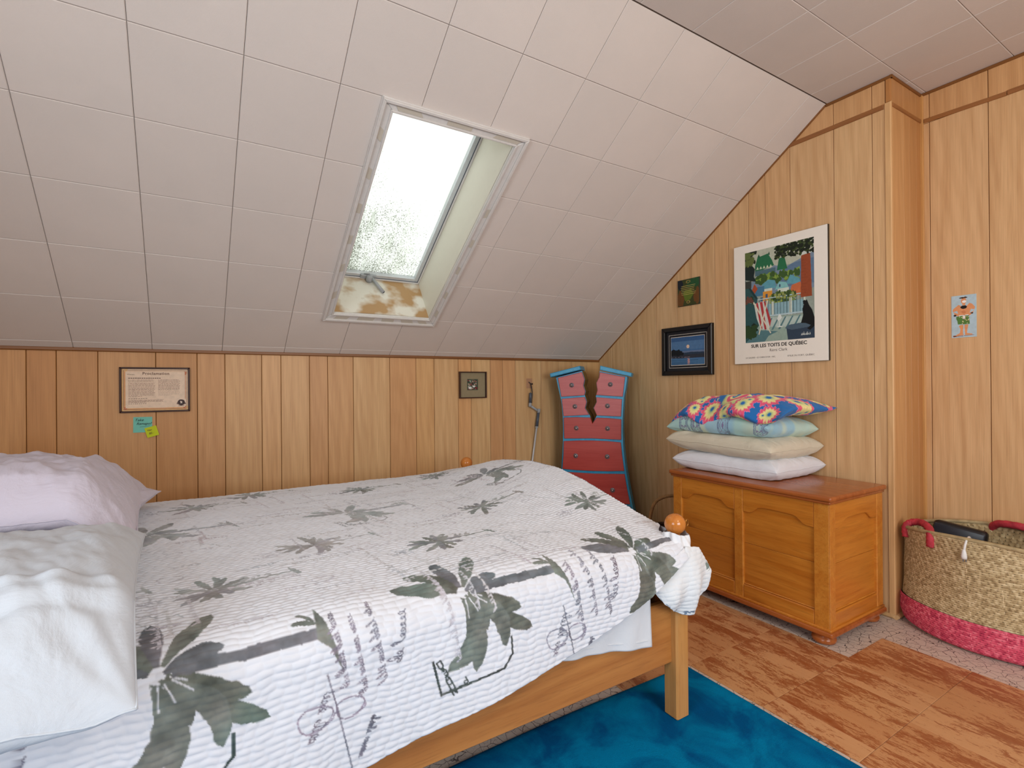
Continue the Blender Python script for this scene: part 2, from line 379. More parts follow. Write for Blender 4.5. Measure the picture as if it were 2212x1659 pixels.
plate('corner_strip', [(-1.096, 0), (-Yc+.006, 0), (-Yc+.006, ZM+.01), (-1.096, ZM+.01)], .012, .003, Fgab, W_PANEL, wall_right, (222, 178, 126))
plate('corner_strip', [(-1.092, ZM+.012), (-Yc+.004, ZM+.012), (-Yc+.004, H), (-1.092, H)], .009, .002, Fgab, W_PANEL, wall_right, (186, 128, 74))
plate('shoe_strip', [(-1.40, 0), (-Yc+.006, 0), (-Yc+.006, .022), (-1.40, .022)], .02, .008, Fgab, W_PANEL, wall_right, (206, 170, 122))
# return face between gable wall and recess
wside = empty('wall_side', kind='structure')
mk('panel_backing', [(Xg, 0, 0), (Xr, 0, 0), (Xr, H, 0), (Xg, H, 0)], [(0, 1, 2, 3)], M_BACK, wside, Fside)
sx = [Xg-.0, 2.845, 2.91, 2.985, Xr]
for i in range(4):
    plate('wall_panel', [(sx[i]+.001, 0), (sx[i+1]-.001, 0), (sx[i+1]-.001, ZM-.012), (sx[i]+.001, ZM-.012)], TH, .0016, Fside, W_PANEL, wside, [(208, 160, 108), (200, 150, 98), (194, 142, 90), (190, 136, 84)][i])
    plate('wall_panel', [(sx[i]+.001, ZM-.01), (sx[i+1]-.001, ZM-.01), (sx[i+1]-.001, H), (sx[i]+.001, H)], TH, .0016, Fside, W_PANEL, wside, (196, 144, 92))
plate('batten', [(Xg, ZM-.014), (Xr, ZM-.014), (Xr, ZM+.004), (Xg, ZM+.004)], .011, .002, Fside, W_TRIM2, wside)
plate('shoe_strip', [(Xg-.012, 0), (Xr, 0), (Xr, .022), (Xg-.012, .022)], .02, .008, Fside, W_PANEL, wside, (206, 170, 122))
# recess wall, further right, runs on towards the camera
wrec = empty('wall_recess', kind='structure')
mk('panel_backing', [(-Yc-.0, 0, 0), (-YF, 0, 0), (-YF, H, 0), (-Yc, H, 0)], [(0, 1, 2, 3)], M_BACK, wrec, Frec)
ry = [Yc, 1.035, .818, .60, .42, .20, 0, -.2, -.42, -.6, -.8, -1.0, -1.2, -1.4, -1.6, YF]
for i in range(len(ry)-1):
    c = [(220, 176, 128), (222, 181, 134), (220, 178, 130), (223, 183, 135)][i % 4]
    plate('wall_panel', [(-ry[i]+.0012, 0), (-ry[i+1]-.0012, 0), (-ry[i+1]-.0012, 2.37), (-ry[i]+.0012, 2.37)], TH, .0016, Frec, W_PANEL, wrec, c)
    plate('wall_panel', [(-ry[i]+.0012, 2.372), (-ry[i+1]-.0012, 2.372), (-ry[i+1]-.0012, H), (-ry[i]+.0012, H)], TH, .0016, Frec, W_PANEL, wrec, (214, 166, 116))
plate('batten', [(-1.055, 2.374), (-.755, 2.362), (-.755, 2.381), (-1.055, 2.393)], .012, .002, Frec, W_TRIM2, wrec)
plate('batten', [(-.753, 2.363), (-YF, 2.353), (-YF, 2.372), (-.753, 2.384)], .012, .002, Frec, W_TRIM2, wrec)
plate('corner_strip', [(-Yc, 0), (-1.057, 0), (-1.057, H-.012), (-Yc, H-.012)], .014, .004, Frec, W_PANEL, wrec, (204, 150, 88))
# hidden sides of the room, left one with its window, front one with a window added for fill
def wall_with_window(name, F, u0, u1, ua, ub, za, zb, ztop=H):
    e = empty(name, kind='structure')
    for k, (a, b, c, d) in enumerate(((u0, ua, 0, ztop), (ub, u1, 0, ztop), (ua, ub, 0, za), (ua, ub, zb, ztop))):
        plate('wall_panel', [(a, c), (b, c), (b, d), (a, d)], .02, .001, F, W_PANEL, e, (204, 158, 108), back=True)
    for a, b, c, d in ((ua-.05, ua, za-.05, zb+.05), (ub, ub+.05, za-.05, zb+.05), (ua, ub, za-.05, za), (ua, ub, zb, zb+.05)):
        plate('window_casing', [(a, c), (b, c), (b, d), (a, d)], .035, .004, F, M_WHITEP, e)
wall_with_window('wall_left', frame((XL, 0, 0), (0, 1, 0), (0, 0, 1)), YF, D, -.5, .8, .75, 1.95)
wall_with_window('wall_front', frame((0, YF, 0), (-1, 0, 0), (0, 0, 1)), -Xr, -XL, -1.75, -.05, .8, 2.0)

# ceiling: slope + flat, every tile a piece
ceiling = empty('ceiling', kind='structure')
K = .0235
SX = lambda x, w_: x+K*w_
ox0, ox1, ow0, ow1 = .584, 1.130, .372, 1.512
def tcol(): 
    d = R.uniform(-3, 3); return (216+d, 206+d, 199+d)
def slope_tile(x0, x1, w0, w1):
    g = .0007; x0 += g; x1 -= g; w0 += g; w1 -= g
    P = [(x0, w0), (x1, w0), (x1, w1), (x0, w1)]
    ins = lambda p: ox0 < p[0] < ox1 and ow0 < p[1] < ow1
    I = [ins(p) for p in P]
    a0, a1, b0, b1 = max(x0, ox0), min(x1, ox1), max(w0, ow0), min(w1, ow1)
    if a0 < a1 and b0 < b1:
        if all(I): return
        c = sum(I)
        if c == 2 or c == 0:
            out = []
            if x0 < ox0 and w0 >= ow0 and w1 <= ow1: out = [(x0, w0), (ox0, w0), (ox0, w1), (x0, w1)]
            elif x1 > ox1 and w0 >= ow0 and w1 <= ow1: out = [(ox1, w0), (x1, w0), (x1, w1), (ox1, w1)]
            elif w0 < ow0: out = [(x0, w0), (x1, w0), (x1, ow0), (x0, ow0)]
            else: out = [(x0, ow1), (x1, ow1), (x1, w1), (x0, w1)]
            P = out
        elif c == 1:
            k = I.index(True); cx = ox0 if x0 < ox0 else ox1; cy = ow0 if w0 < ow0 else ow1
            if k in (0, 2): rep = [(cx, P[k-1][1]) if False else None]
            px, py = P[k]; L = []
            prev, nxt = P[k-1], P[(k+1) % 4]
            e1 = (cx, py) if abs(prev[1]-py) < 1e-9 else (px, cy)
            e2 = (cx, py) if abs(nxt[1]-py) < 1e-9 else (px, cy)
            P = P[:k]+[e1, (cx, cy), e2]+P[k+1:]
    # clip at gable wall
    P = [(SX(a, b), b) for a, b in P]
    P = [(min(a, Xg-.001), b) for a, b in P]
    if max(p[0] for p in P)-min(p[0] for p in P) < .01: return
    plate('ceiling_tile', P, .008, .0022, Fslope, M_TILE, ceiling, tcol())
cols = [-.5325+.305*i for i in range(-3, 11)]; cols = cols+[Xg+.03]
rows = [0.004]+[.057+.2975*j+.0004*j*j for j in range(0, 7)]+[SL-.004]
for i in range(len(cols)-1):
    for j in range(len(rows)-1): slope_tile(cols[i], cols[i+1], rows[j], rows[j+1])
def quadface(P, mat, F, nm='tile_backing'): return mk(nm, [(a, b, 0) for a, b in P], [tuple(range(len(P)))], mat, ceiling, F)
oL = lambda w_: SX(ox0, w_); oR = lambda w_: SX(ox1, w_)
quadface([(XL, 0), (oL(0), 0), (oL(SL), SL), (XL, SL)], M_GAP, Fslope); quadface([(oR(0), 0), (Xg, 0), (Xg, SL), (oR(SL), SL)], M_GAP, Fslope)
quadface([(oL(0), 0), (oR(0), 0), (oR(ow0), ow0), (oL(ow0), ow0)], M_GAP, Fslope); quadface([(oL(ow1), ow1), (oR(ow1), ow1), (oR(SL), SL), (oL(SL), SL)], M_GAP, Fslope)
quadface([(XL, -yr), (Xg, -yr), (Xg, -Yc), (Xr, -Yc), (Xr, -YF), (XL, -YF)], M_GAP, Fceil)
fx = [1.69+.2925*k for k in range(-11, 5)]+[Xr]
fyy = [yr-.004, 1.047, .731, .42, .11, -.2, -.51, -.82, -1.13, -1.44, -1.75]
for i in range(len(fx)-1):
    for j in range(len(fyy)-1):
        a, b, c, d = fx[i]+.0006, fx[i+1]-.0006, -fyy[j]+.0006, -fyy[j+1]-.0006
        P = [(a, c), (b, c), (b, d), (a, d)]
        if j == 0 and b > Xg:
            if a > Xg: P = [(a, -Yc+.0), (min(b, Xr), -Yc), (min(b, Xr), d), (a, d)]
            else: P = [(a, c), (Xg, c), (Xg, -Yc), (b, -Yc), (b, d), (a, d)]
        plate('ceiling_tile', P, .008, .0022, Fceil, M_TILE, ceiling, tcol())
# trim where panelling meets tiles
box('trim_1', (XL, D-.018, zk-.016), (Xg, D-.002, zk+.003), W_TRIM, bev=.004)['kind'] = 'structure'
t2 = plate('trim_2', [(-D, zk-.016), (-yr-.001, H-.018), (-yr-.001, H-.001), (-D, zk+.003)], .014, .003, Fgab, W_TRIM, None); t2['kind'] = 'structure'
t3 = plate('trim_3', [(-yr, H-.022), (-Yc+.012, H-.022), (-Yc+.012, H-.008), (-yr, H-.008)], .013, .003, Fgab, W_TRIM, None); t3['kind'] = 'structure'
t4 = plate('trim_4', [(Xg-.012, H-.022), (Xr, H-.022), (Xr, H-.008), (Xg-.012, H-.008)], .013, .003, Fside, W_TRIM, None); t4['kind'] = 'structure'
t5 = plate('trim_5', [(-Yc, H-.022), (-YF, H-.022), (-YF, H-.008), (-Yc, H-.008)], .013, .003, Frec, W_TRIM, None); t5['kind'] = 'structure'

# skylight = window_1
win = empty('window_1', kind='structure')
DG = .30
def q3(name, pts, mat): return mk(name, pts, [(0, 1, 2, 3)], mat, win, Fslope)
a0, a1 = oL(ow0), oR(ow0); b0, b1 = oL(ow1), oR(ow1)
q3('shaft_side', [(a1, ow0, .004), (a1, ow0, -DG), (b1, ow1, -DG), (b1, ow1, .004)], M_SHAFT)
q3('shaft_side', [(a0, ow0, .004), (b0, ow1, .004), (b0, ow1, -DG), (a0, ow0, -DG)], M_SHAFT)
q3('shaft_sill', [(a0, ow0, .004), (a0, ow0, -DG), (a1, ow0, -DG), (a1, ow0, .004)], M_STAIN)
q3('shaft_head', [(b0, ow1, .004), (b1, ow1, .004), (b1, ow1, -DG), (b0, ow1, -DG)], M_SHAFT)
cw = .052
oc_ = [(SX(ox0-cw, ow0-.06), ow0-.06), (SX(ox1+cw+.002, ow0-.06), ow0-.06), (SX(ox1+cw+.004, ow1+.05), ow1+.05), (SX(ox0-cw, ow1+.05), ow1+.05)]
ic_ = [(a0, ow0), (a1, ow0), (b1, ow1), (b0, ow1)]
for k in range(4):
    n = (k+1) % 4; P = [oc_[k], oc_[n], ic_[n], ic_[k]]
    plate('casing', P, .014, .004, Fslope, M_WHITEP, win, z0=.004)
    mid = lambda a, b, t: (a[0]*(1-t)+b[0]*t, a[1]*(1-t)+b[1]*t)
    plate('casing_bead', [mid(oc_[k], ic_[k], .06), mid(oc_[n], ic_[n], .06), mid(oc_[n], ic_[n], .34), mid(oc_[k], ic_[k], .34)], .010, .003, Fslope, M_WHITEP, win, z0=.018)
    plate('casing_bead', [mid(oc_[k], ic_[k], .80), mid(oc_[n], ic_[n], .80), mid(oc_[n], ic_[n], .98), mid(oc_[k], ic_[k], .98)], .006, .002, Fslope, M_WHITEP, win, z0=.018)
def tape(k, t, l, o0=.30, o1=.62, z=.0186):
    n = (k+1) % 4; A = mid(oc_[k], oc_[n], t); B = mid(ic_[k], ic_[n], t); u = Vector(oc_[n])-Vector(oc_[k]); u.normalize(); u *= l/2
    p = [Vector(mid(A, B, o0)), Vector(mid(A, B, o1))]
    plate('tape', [p[0]-u, p[0]+u, p[1]+u, p[1]-u], .0012, .0004, Fslope, M_TAPE, win, z0=z)
for t in (.10, .25, .40, .55, .70, .86): tape(3, 1-t if False else t, .05, .32, .72)
for t in (.07, .20, .36, .52, .68): tape(1, t, .05, .22, .66)
for t, l in ((.12, .12), (.50, .11), (.86, .10)): tape(2, t, l, .25, .75)
for t, l in ((.12, .07), (.34, .09), (.55, .07), (.74, .07), (.9, .05)): tape(0, t, l, .20, .85)
# glazing frame and pane
gz = -DG+.012
fr = [(a0+.0, ow0), (a1, ow0), (b1, ow1), (b0, ow1)]
def bar(name, p, q, wd, z0, th, mat, side=1):
    p = Vector(p); q = Vector(q); n_ = Vector((-(q-p).y, (q-p).x)).normalized()*wd*side
    return plate(name, [p, q, q+n_, p+n_], th, .002, Fslope, mat, win, z0=z0)
for k in range(4):
    n = (k+1) % 4; e = bar('glazing_bar', fr[k], fr[n], .034, gz-.02, .03, M_ALU)
    f_ = .036; 
    bar('glazing_bead', fr[k], fr[n], .010, gz+.010, .008, M_WHITEP)
    bar('glazing_gasket', fr[k], fr[n], .013, gz+.010, .003, M_DKP)
pane = plate('pane', [(a0+.01, ow0+.01), (a1-.01, ow0+.01), (b1-.01, ow1-.01), (b0+.01, ow1-.01)], .004, .0005, Fslope, M_GLASS, win, z0=gz-.02, back=True)
# crank operator on the sill
def slp(x, w_, z): return Fslope @ Vector((x, w_, z))
op = empty('operator', kind=None); op.parent = win
xo = .835
mk_ = [slp(xo-.05, ow0+.028, gz+.01), slp(xo+.05, ow0+.028, gz+.01)]
plate('operator_plate', [(xo-.06, ow0+.008), (xo+.03, ow0+.008), (xo+.03, ow0+.036), (xo-.06, ow0+.036)], .014, .003, Fslope, M_GREYP, op, z0=gz+.008)
bodyM = Matrix.Translation(slp(xo-.01, ow0+.022, gz+.03))
lathe('operator_housing', [(.0, -.022), (.016, -.020), (.02, -.008), (.02, .008), (.015, .02), (.0, .022)], M_GREYP, op, bodyM @ Matrix.Rotation(.6, 4, 'X'), 20)
tube('operator_tube', [slp(xo+.0, ow0+.03, gz+.03), slp(xo+.06, ow0+.012, gz+.125)], .0095, M_GREYP, op, 20)
lathe('operator_bore', [(.0062, 0), (.0062, .0014)], M_BLACK, op, Matrix.Translation(slp(xo+.06, ow0+.012, gz+.125)) @ (slp(xo+.06, ow0+.012, gz+.125)-slp(xo, ow0+.03, gz+.03)).to_track_quat('Z', 'Y').to_matrix().to_4x4(), 20)
tube('operator_arm', [slp(xo-.04, ow0+.035, gz+.012), slp(xo-.015, ow0+.05, gz+.02), slp(xo, ow0+.03, gz+.03)], .005, M_GREYP, op, 10)

# ------------------------------------------------------------------ bed
bed = empty('bed', (1.3, 1.14, 0), label='light pine bed with square posts, ball finials and long side rail', cat='bed')
def under(o, p):
    m = o.matrix_basis.copy(); o.parent = p; o.matrix_basis = Matrix.Translation(-p.location) @ m
    return o
bpy.context.view_layer.update()
def bb(name, lo, hi, mat, bev=.003): return under(box(name, lo, hi, mat, None, bev), bed)
def post(x, y, h=.575, z0=0):
    p = bb('post', (x-.029, y-.029, z0), (x+.029, y+.029, h), W_BEDV, .006)
    b = lathe('finial', [(.001, h-.0), (.02, h), (.022, h+.012), (.014, h+.022), (.016, h+.030)]+[(max(.034*math.sin(t), .0005), h+.062-.034*math.cos(t)) for t in [PI*(.16+.84*k/16) for k in range(17)]], M_BALL, None, Matrix.Translation((x, y, 0)))
    under(b, bed); return p
post(1.319, 1.139, z0=.0105); post(1.275, 2.60, .592); post(-.80, 1.139, .8, .0105); post(-.80, 2.60, .8)
bb('side_rail', (-.78, 1.134, .190), (1.312, 1.158, .392), W_BED, .004)
bb('side_rail', (-.78, 2.582, .200), (1.26, 2.606, .392), W_BED, .004)
# arched footboard and headboard
FM = frame((1.285, 0, 0), (0, -1, 0), (0, 0, 1))
arch = [(-1.17-1.40*k/24, .50+.175*math.sin(PI*k/24)) for k in range(25)]
o = plate('footboard', [(-2.57, .24), (-1.17, .24)]+arch, .024, .004, FM, W_BED, None, back=True); under(o, bed)
FM2 = frame((-.80, 0, 0), (0, -1, 0), (0, 0, 1))
arch2 = [(-1.17-1.40*k/24, .70+.16*math.sin(PI*k/24)) for k in range(25)]
o = plate('headboard', [(-2.57, .30), (-1.17, .30)]+arch2, .024, .004, FM2, W_BED, None, back=True); under(o, bed)
mattress = tag(box('mattress', (-.76, 1.165, .30), (1.24, 2.575, .585), F_WHITE, None, .05, 4), 'thick white mattress lying in the pine bed under the quilt', 'mattress')
for k in range(10): bb('slat', (-.70+.2*k, 1.158, .275), (-.61+.2*k, 2.582, .295), W_BED, .002)

# quilt surface: s along x, t across (far edge -> near hem)
HX = [-.78, .29, .41, .56, .73, .9, .99, 1.14, 1.22, 1.30, 1.345]
HZ = [.27, .293, .313, .330, .358, .385, .412, .462, .498, .530, .545]
AY = [1.10, 1.15, 1.22, 1.33, 1.45, 1.65, 1.85, 2.03, 2.3, 2.56, 2.64]
AZ = [.590, .592, .600, .622, .650, .698, .722, .725, .700, .632, .606]
def quilt_pts(ns, nf, nt, nn):
    x = np.concatenate([np.linspace(-.78, -.25, 40, endpoint=False), np.linspace(-.25, 1.345, ns-40)])
    hem = np.interp(x, HX, HZ)
    Y = []; Z = []; A = []
    zm = lambda y: .612+.010*np.sin((y-1.1)*PI/1.5)
    sm = lambda q: q*q*(3-2*q)
    def ztop(x, y):
        k = sm(np.clip((x-.80)/.54, 0, 1))**1.25
        zz = zm(y)*(1-k)+np.interp(y, AY, AZ)*k
        return zz+.004*noise2(x*5, y*5, 3, 3)
    out = []
    # far drop
    a = np.linspace(0, 1, nf)
    # top y list
    yt = 1.175+1.40*np.linspace(1, 0, nt)**1.25
    b = np.linspace(0, 1, nn)
    X2 = x[:, None]
    # far: from low to top (rounded)
    zf = ztop(X2, np.full((1, 1), 2.575))
    th = np.clip((a-.45)/.55, 0, 1)*PI/2
    Yf = np.broadcast_to((2.575+.045*np.cos(th))[None, :], (ns, nf)); Zf = zf-.06+.06*np.sin(th)[None, :]-(np.clip(.45-a, 0, 1)*.30)[None, :]
    Yt = np.broadcast_to(yt[None, :], (ns, nt)); Zt = ztop(X2, yt[None, :])
    # near side: quarter ellipse then straight to hem
    zn = ztop(X2, np.full((1, 1), 1.175)); hm = hem[:, None]
    drop = zn-hm; rz = np.minimum(.075, drop*.55); ry = np.where(X2 < 1.05, .092, .092-.01*np.clip((X2-1.05)/.3, 0, 1))
    cut = .42
    th = np.clip(b/cut, 0, 1)*PI/2; tb = np.clip((b-cut)/(1-cut), 0, 1)[None, :]
    Yn = 1.175-ry*np.sin(th)[None, :]-.010*tb*np.ones_like(X2); Zn = zn-rz*(1-np.cos(th))[None, :]-tb*(drop-rz)
    # gentle billow of the hanging side
    Yn = Yn-.008*np.sin(X2*11+1)*tb
    Y = np.concatenate([Yf[:, :-1], Yt, Yn[:, 1:]], 1); Z = np.concatenate([Zf[:, :-1], Zt, Zn[:, 1:]], 1)
    # cloth rolls over the foot board at its right end
    X = np.broadcast_to(X2, Y.shape).copy()
    kk = np.clip((1.235-Y)/.05, 0, 1); kk = kk*kk*(3-2*kk); X = X-np.clip((X-.95)/.395, 0, 1)**2*.048*kk
    return X, Y, Z
def arclen(Y, Z):
    d = np.hypot(np.diff(Y, axis=1), np.diff(Z, axis=1)); T = np.concatenate([np.zeros((len(Y), 1)), np.cumsum(d, 1)], 1)
    return T
# ---- print on the cloth, rastered on a 2.5 mm lattice
QX0, QRES = -.8, .0017
QW, QH = int(2.2/QRES), int(2.2/QRES)
QUI = np.zeros((QH, QW)); QCR = np.zeros((QH, QW, 3)); QCR[:] = lin((92, 98, 94))
def fillpoly(P, col, alpha=1.):
    P = np.array(P, float); px = (P[:, 0]-QX0)/QRES; py = P[:, 1]/QRES
    x0, x1 = int(max(px.min()-1, 0)), int(min(px.max()+2, QW)); y0, y1 = int(max(py.min()-1, 0)), int(min(py.max()+2, QH))
    if x1 <= x0 or y1 <= y0: return
    gx, gy = np.meshgrid(np.arange(x0, x1)+.5, np.arange(y0, y1)+.5); ins = np.zeros(gx.shape, bool); j = len(px)-1
    for i in range(len(px)):
        if py[i] != py[j]: ins ^= ((py[i] > gy) != (py[j] > gy)) & (gx < (px[j]-px[i])*(gy-py[i])/(py[j]-py[i])+px[i])
        j = i
    QUI[y0:y1, x0:x1][ins] = alpha; QCR[y0:y1, x0:x1][ins] = lin(col)
def stroke(P, wd, col, alpha=1.):
    P = [Vector(p) for p in P]
    for a, b in zip(P[:-1], P[1:]):
        d = b-a
        if d.length < 1e-5: continue
        n_ = Vector((-d.y, d.x)).normalized()*wd/2; e = d.normalized()*wd*.3; fillpoly([a-n_-e, b-n_+e, b+n_+e, a+n_-e], col, alpha)
def leaf(c, tip, wd, bend, col, alpha, ragged=.12):
    c = Vector(c); tip = Vector(tip); d = tip-c; n_ = Vector((-d.y, d.x)).normalized(); L = d.length; U = []; V = []
    for k in range(15):
        t = k/14; p = c+d*t+n_*bend*L*math.sin(PI*t*.9)*.5; w_ = wd*(.22+.78*min(1, t/.38))*(math.sqrt(max(0, 1-((t-.62)/.38)**2)) if t > .62 else 1)*(1+R.uniform(-ragged, ragged))
        U.append(p+n_*w_/2); V.append(p-n_*w_/2)
    fillpoly(U+V[::-1], col, alpha)
G1, G2, G3 = (112, 120, 114), (128, 132, 128), (108, 112, 118)
BIGL = [(-.160, -.052, .042, .06), (-.112, -.110, .040, .10), (-.020, -.145, .036, -.05), (.080, -.145, .038, .05), (.102, -.022, .032, -.15), (.145, .062, .036, .08), (.176, .115, .038, .12), (.088, .150, .040, -.45), (.008, .178, .036, -.30), (-.070, .152, .052, -.75), (.045, .095, .022, -.3)]
def bigpalm(x, t, s=1., al=1., box_=True, ang=0.):
    ca, sa = math.cos(ang), math.sin(ang)
    T = lambda a, b: (x+s*(a*ca-b*sa), t+s*(a*sa+b*ca))
    for a, b, w_, bd in BIGL: leaf(T(a*.08, b*.08), T(a, b), w_*s, bd, R.choice([G1, G1, G3, (102, 108, 100)]), al)
    # pale veins
    for a, b, w_, bd in BIGL[5:10]: stroke([T(a*.12, b*.1), T(a*.30, b*.30)], .0022*s, (222, 222, 226), 0.)
    U = [T(.02+.0125*k, -.010-.003*R.random()) for k in range(21)]; V = [T(.27-.0125*k, .008+.004*R.random()) for k in range(21)]
    fillpoly(U+V, G3, al)
    fillpoly([T(.262, -.06), T(.280, -.02), T(.292, .02), T(.31, .085), T(.285, .03), T(.262, .012), T(.262, -.02)], G1, al)
    leaf(T(.26, -.02), T(.215, -.028), .012*s, .2, G1, al); leaf(T(.262, -.02), T(.225, -.05), .008*s, .2, G1, al)
    if box_:
        P = [T(-.088, .125), T(-.070, .203), T(.088, .192), T(.113, .165), T(.113, .125)]; stroke(P, .0055*s, (70, 78, 76), al)
        for k, ch in enumerate('NOUVEAU'):
            letter(ch, T(-.038-.0055*k, .196-.0115*k), .0165*s, ang-1.15, al)
        letter('P', T(-.012, .180), .0165*s, ang-1.15, al)
GLY = {'N': [[(0, 0), (0, 1), (.6, 0), (.6, 1)]], 'O': [[(0, 0), (.6, 0), (.6, 1), (0, 1), (0, 0)]], 'U': [[(0, 1), (0, 0), (.6, 0), (.6, 1)]], 'V': [[(0, 1), (.3, 0), (.6, 1)]], 'E': [[(.5, 0), (0, 0), (0, 1), (.5, 1)], [(0, .5), (.4, .5)]], 'A': [[(0, 0), (.3, 1), (.6, 0)], [(.12, .4), (.48, .4)]], 'P': [[(0, 0), (0, 1), (.5, 1), (.5, .5), (0, .5)]]}
def letter(ch, o, s, ang, al):
    ca, sa = math.cos(ang), math.sin(ang)
    for st in GLY[ch]: stroke([(o[0]+s*(a*sa+b*ca)*1.0, o[1]+s*(a*ca-b*sa)*.9) for a, b in st], s*.22, (70, 78, 76), al)
def smallpalm(x, t, s=1., al=.70, ang=-.05):
    ca, sa = math.cos(ang), math.sin(ang); T = lambda a, b: (x+s*(a*ca-b*sa), t+s*(a*sa+b*ca))
    for k in range(13):
        th = 2*PI*k/13+R.uniform(-.15, .15); r = R.uniform(.06, .095)*(1.3 if math.cos(th) < 0 else 1); leaf(T(0, 0), T(r*math.cos(th), r*math.sin(th)), .020*s, R.uniform(-.3, .3), R.choice([G1, (84, 90, 76), G3]), al)
    stroke([T(0, 0), T(.10, -.004), T(.185, -.002)], .007*s, G1, al); leaf(T(.18, -.03), T(.20, .03), .014*s, 0, G1, al)
    for k in range(14): a, b = R.uniform(.06, .13), R.uniform(-.045, -.02); leaf(T(a, b), T(a+R.uniform(-.012, .012), b+.012), .008*s, 0, G2, al*.8)
    # bloom cluster
    for k in range(60):
        th = R.uniform(0, 2*PI); r = R.uniform(0, .034); a, b = -.135+r*math.cos(th)*1.3, .01+r*math.sin(th)
        stroke([T(a, b), T(a+R.uniform(-.008, .008), b+R.uniform(-.008, .008))], .0028, (140, 142, 156), al*.75)
def scrawl(x, t, L, h, ang, col=(120, 108, 128), al=.7, wd=.0026):
    ca, sa = math.cos(ang), math.sin(ang); a = 0
    while a < L:
        n_ = R.randint(3, 7); Q = []; b0 = a
        for k in range(n_):
            hh = h*(R.uniform(.45, .7) if R.random() < .7 else R.uniform(1.1, 1.7)); ww = h*R.uniform(.30, .55)
            for q in range(6):
                ph = 2*PI*q/6; Q.append((a+ww*q/6+.22*h*math.sin(ph)+.35*hh*(1-math.cos(ph))/2, hh*(1-math.cos(ph))/2))
            a += ww
        stroke([(x+p*ca-q*sa, t+p*sa+q*ca) for p, q in Q], wd, col, al); a += h*.45
def loop(x, t, r, col=(110, 98, 124), al=.8):
    stroke([(x+r*(1+.25*math.cos(3*k/24*PI))*math.cos(2.6*PI*k/24), t+.7*r*math.sin(2.6*PI*k/24)) for k in range(25)], .0028, col, al)
for x, t in ((-.69, 1.70), (-.075, 1.700), (.530, 1.688), (1.10, 1.69)): bigpalm(x, t, 1.03, 1., x < 1.05)
for x, t, a in ((-.17, .80, .0), (.44, .885, -.12), (1.11, .735, -.12)): bigpalm(x, t, .88, .62 if x < 1 else .85, x > 0, a)  # far palms paler: haze of reflected light put into the ink strength
for x, t in ((.015, 1.41), (.275, 1.21), (.605, 1.37), (.90, 1.09), (1.225, 1.33), (.605, .46), (-.045, .46), (-.30, 1.36), (.16, .30), (1.0, .40)): smallpalm(x, t, .95, .68 if x < .4 else .85, -.10)  # left small palms paler, the same light haze painted into the print
for k in range(150):
    x = R.uniform(-.25, 1.3); t = R.uniform(.25, 1.62)
    big = R.random() < .3
    scrawl(x, t, R.uniform(.06, .20), R.uniform(.006, .012), R.choice([0, 0, 1.45, 1.5, -.1])+R.uniform(-.1, .1), R.choice([(150, 138, 150), (140, 140, 150), (156, 150, 148)]), R.uniform(.35, .6), .0019)
for x0_, t0_ in ((.22, 1.66), (.86, 1.65), (-.42, 1.66)):
    for k in range(3): scrawl(x0_+.045*k+R.uniform(-.01, .01), t0_+R.uniform(-.02, .03), R.uniform(.13, .19), .015, 1.40, (84, 74, 96), .8, .0021)
for x0_ in (.385, -.23, 1.02): scrawl(x0_, 1.69, .10, .024, 1.75, (84, 74, 96), .85, .0026)
for x0_ in (.20, .80, -.40):
    scrawl(x0_-.03, 1.90, .07, .022, -1.2, (84, 74, 96), .85, .0022); loop(x0_-.02, 1.86, .035); loop(x0_+.05, 1.86, .03); stroke([(x0_+.01, 1.78), (x0_+.03, 1.86), (x0_+.055, 1.98), (x0_+.06, 2.05)], .0032, (90, 84, 104), .85); scrawl(x0_+.07, 1.97, .06, .014, -1.2, (84, 74, 96), .85, .003)
for k in range(26):
    x = R.uniform(-.2, 1.2); t = R.uniform(.3, 1.55); P = [(x, t)]
    for q in range(9): P.append((P[-1][0]+R.uniform(0, .02), P[-1][1]+R.uniform(-.002, .022)))
    stroke(P, .0026, (130, 134, 138), .6)
for k in range(16): loop(R.uniform(-.2, 1.2), R.uniform(.3, 1.5), R.uniform(.015, .03), (150, 142, 156), .5)

def grid_faces(ns, nt):
    i, j = np.meshgrid(np.arange(ns-1), np.arange(nt-1), indexing='ij'); a = (i*nt+j).ravel()
    return np.stack([a, a+nt, a+nt+1, a+1], 1)
def np_mesh(name, V, F, mat, parent=None, cols=None, smooth=True):
    me = bpy.data.meshes.new(name); nv, nf = len(V), len(F)
    me.vertices.add(nv); me.vertices.foreach_set('co', np.asarray(V, np.float32).ravel())
    me.loops.add(nf*4); me.loops.foreach_set('vertex_index', np.asarray(F, np.int32).ravel())
    me.polygons.add(nf); me.polygons.foreach_set('loop_start', np.arange(0, nf*4, 4, dtype=np.int32)); me.polygons.foreach_set('loop_total', np.full(nf, 4, np.int32))
    me.polygons.foreach_set('use_smooth', np.ones(nf, bool)); me.update(calc_edges=True); me.validate()
    if cols is not None: setcol(me, cols)
    me.materials.append(mat); o = bpy.data.objects.new(name, me); COL.objects.link(o)
    if parent: o.parent = parent
    return o
def vnorm(P):
    """normals of an (a, b, 3) lattice"""
    du = np.gradient(P, axis=0); dv = np.gradient(P, axis=1); n = np.cross(du, dv); return n/np.maximum(np.linalg.norm(n, axis=2, keepdims=True), 1e-9)
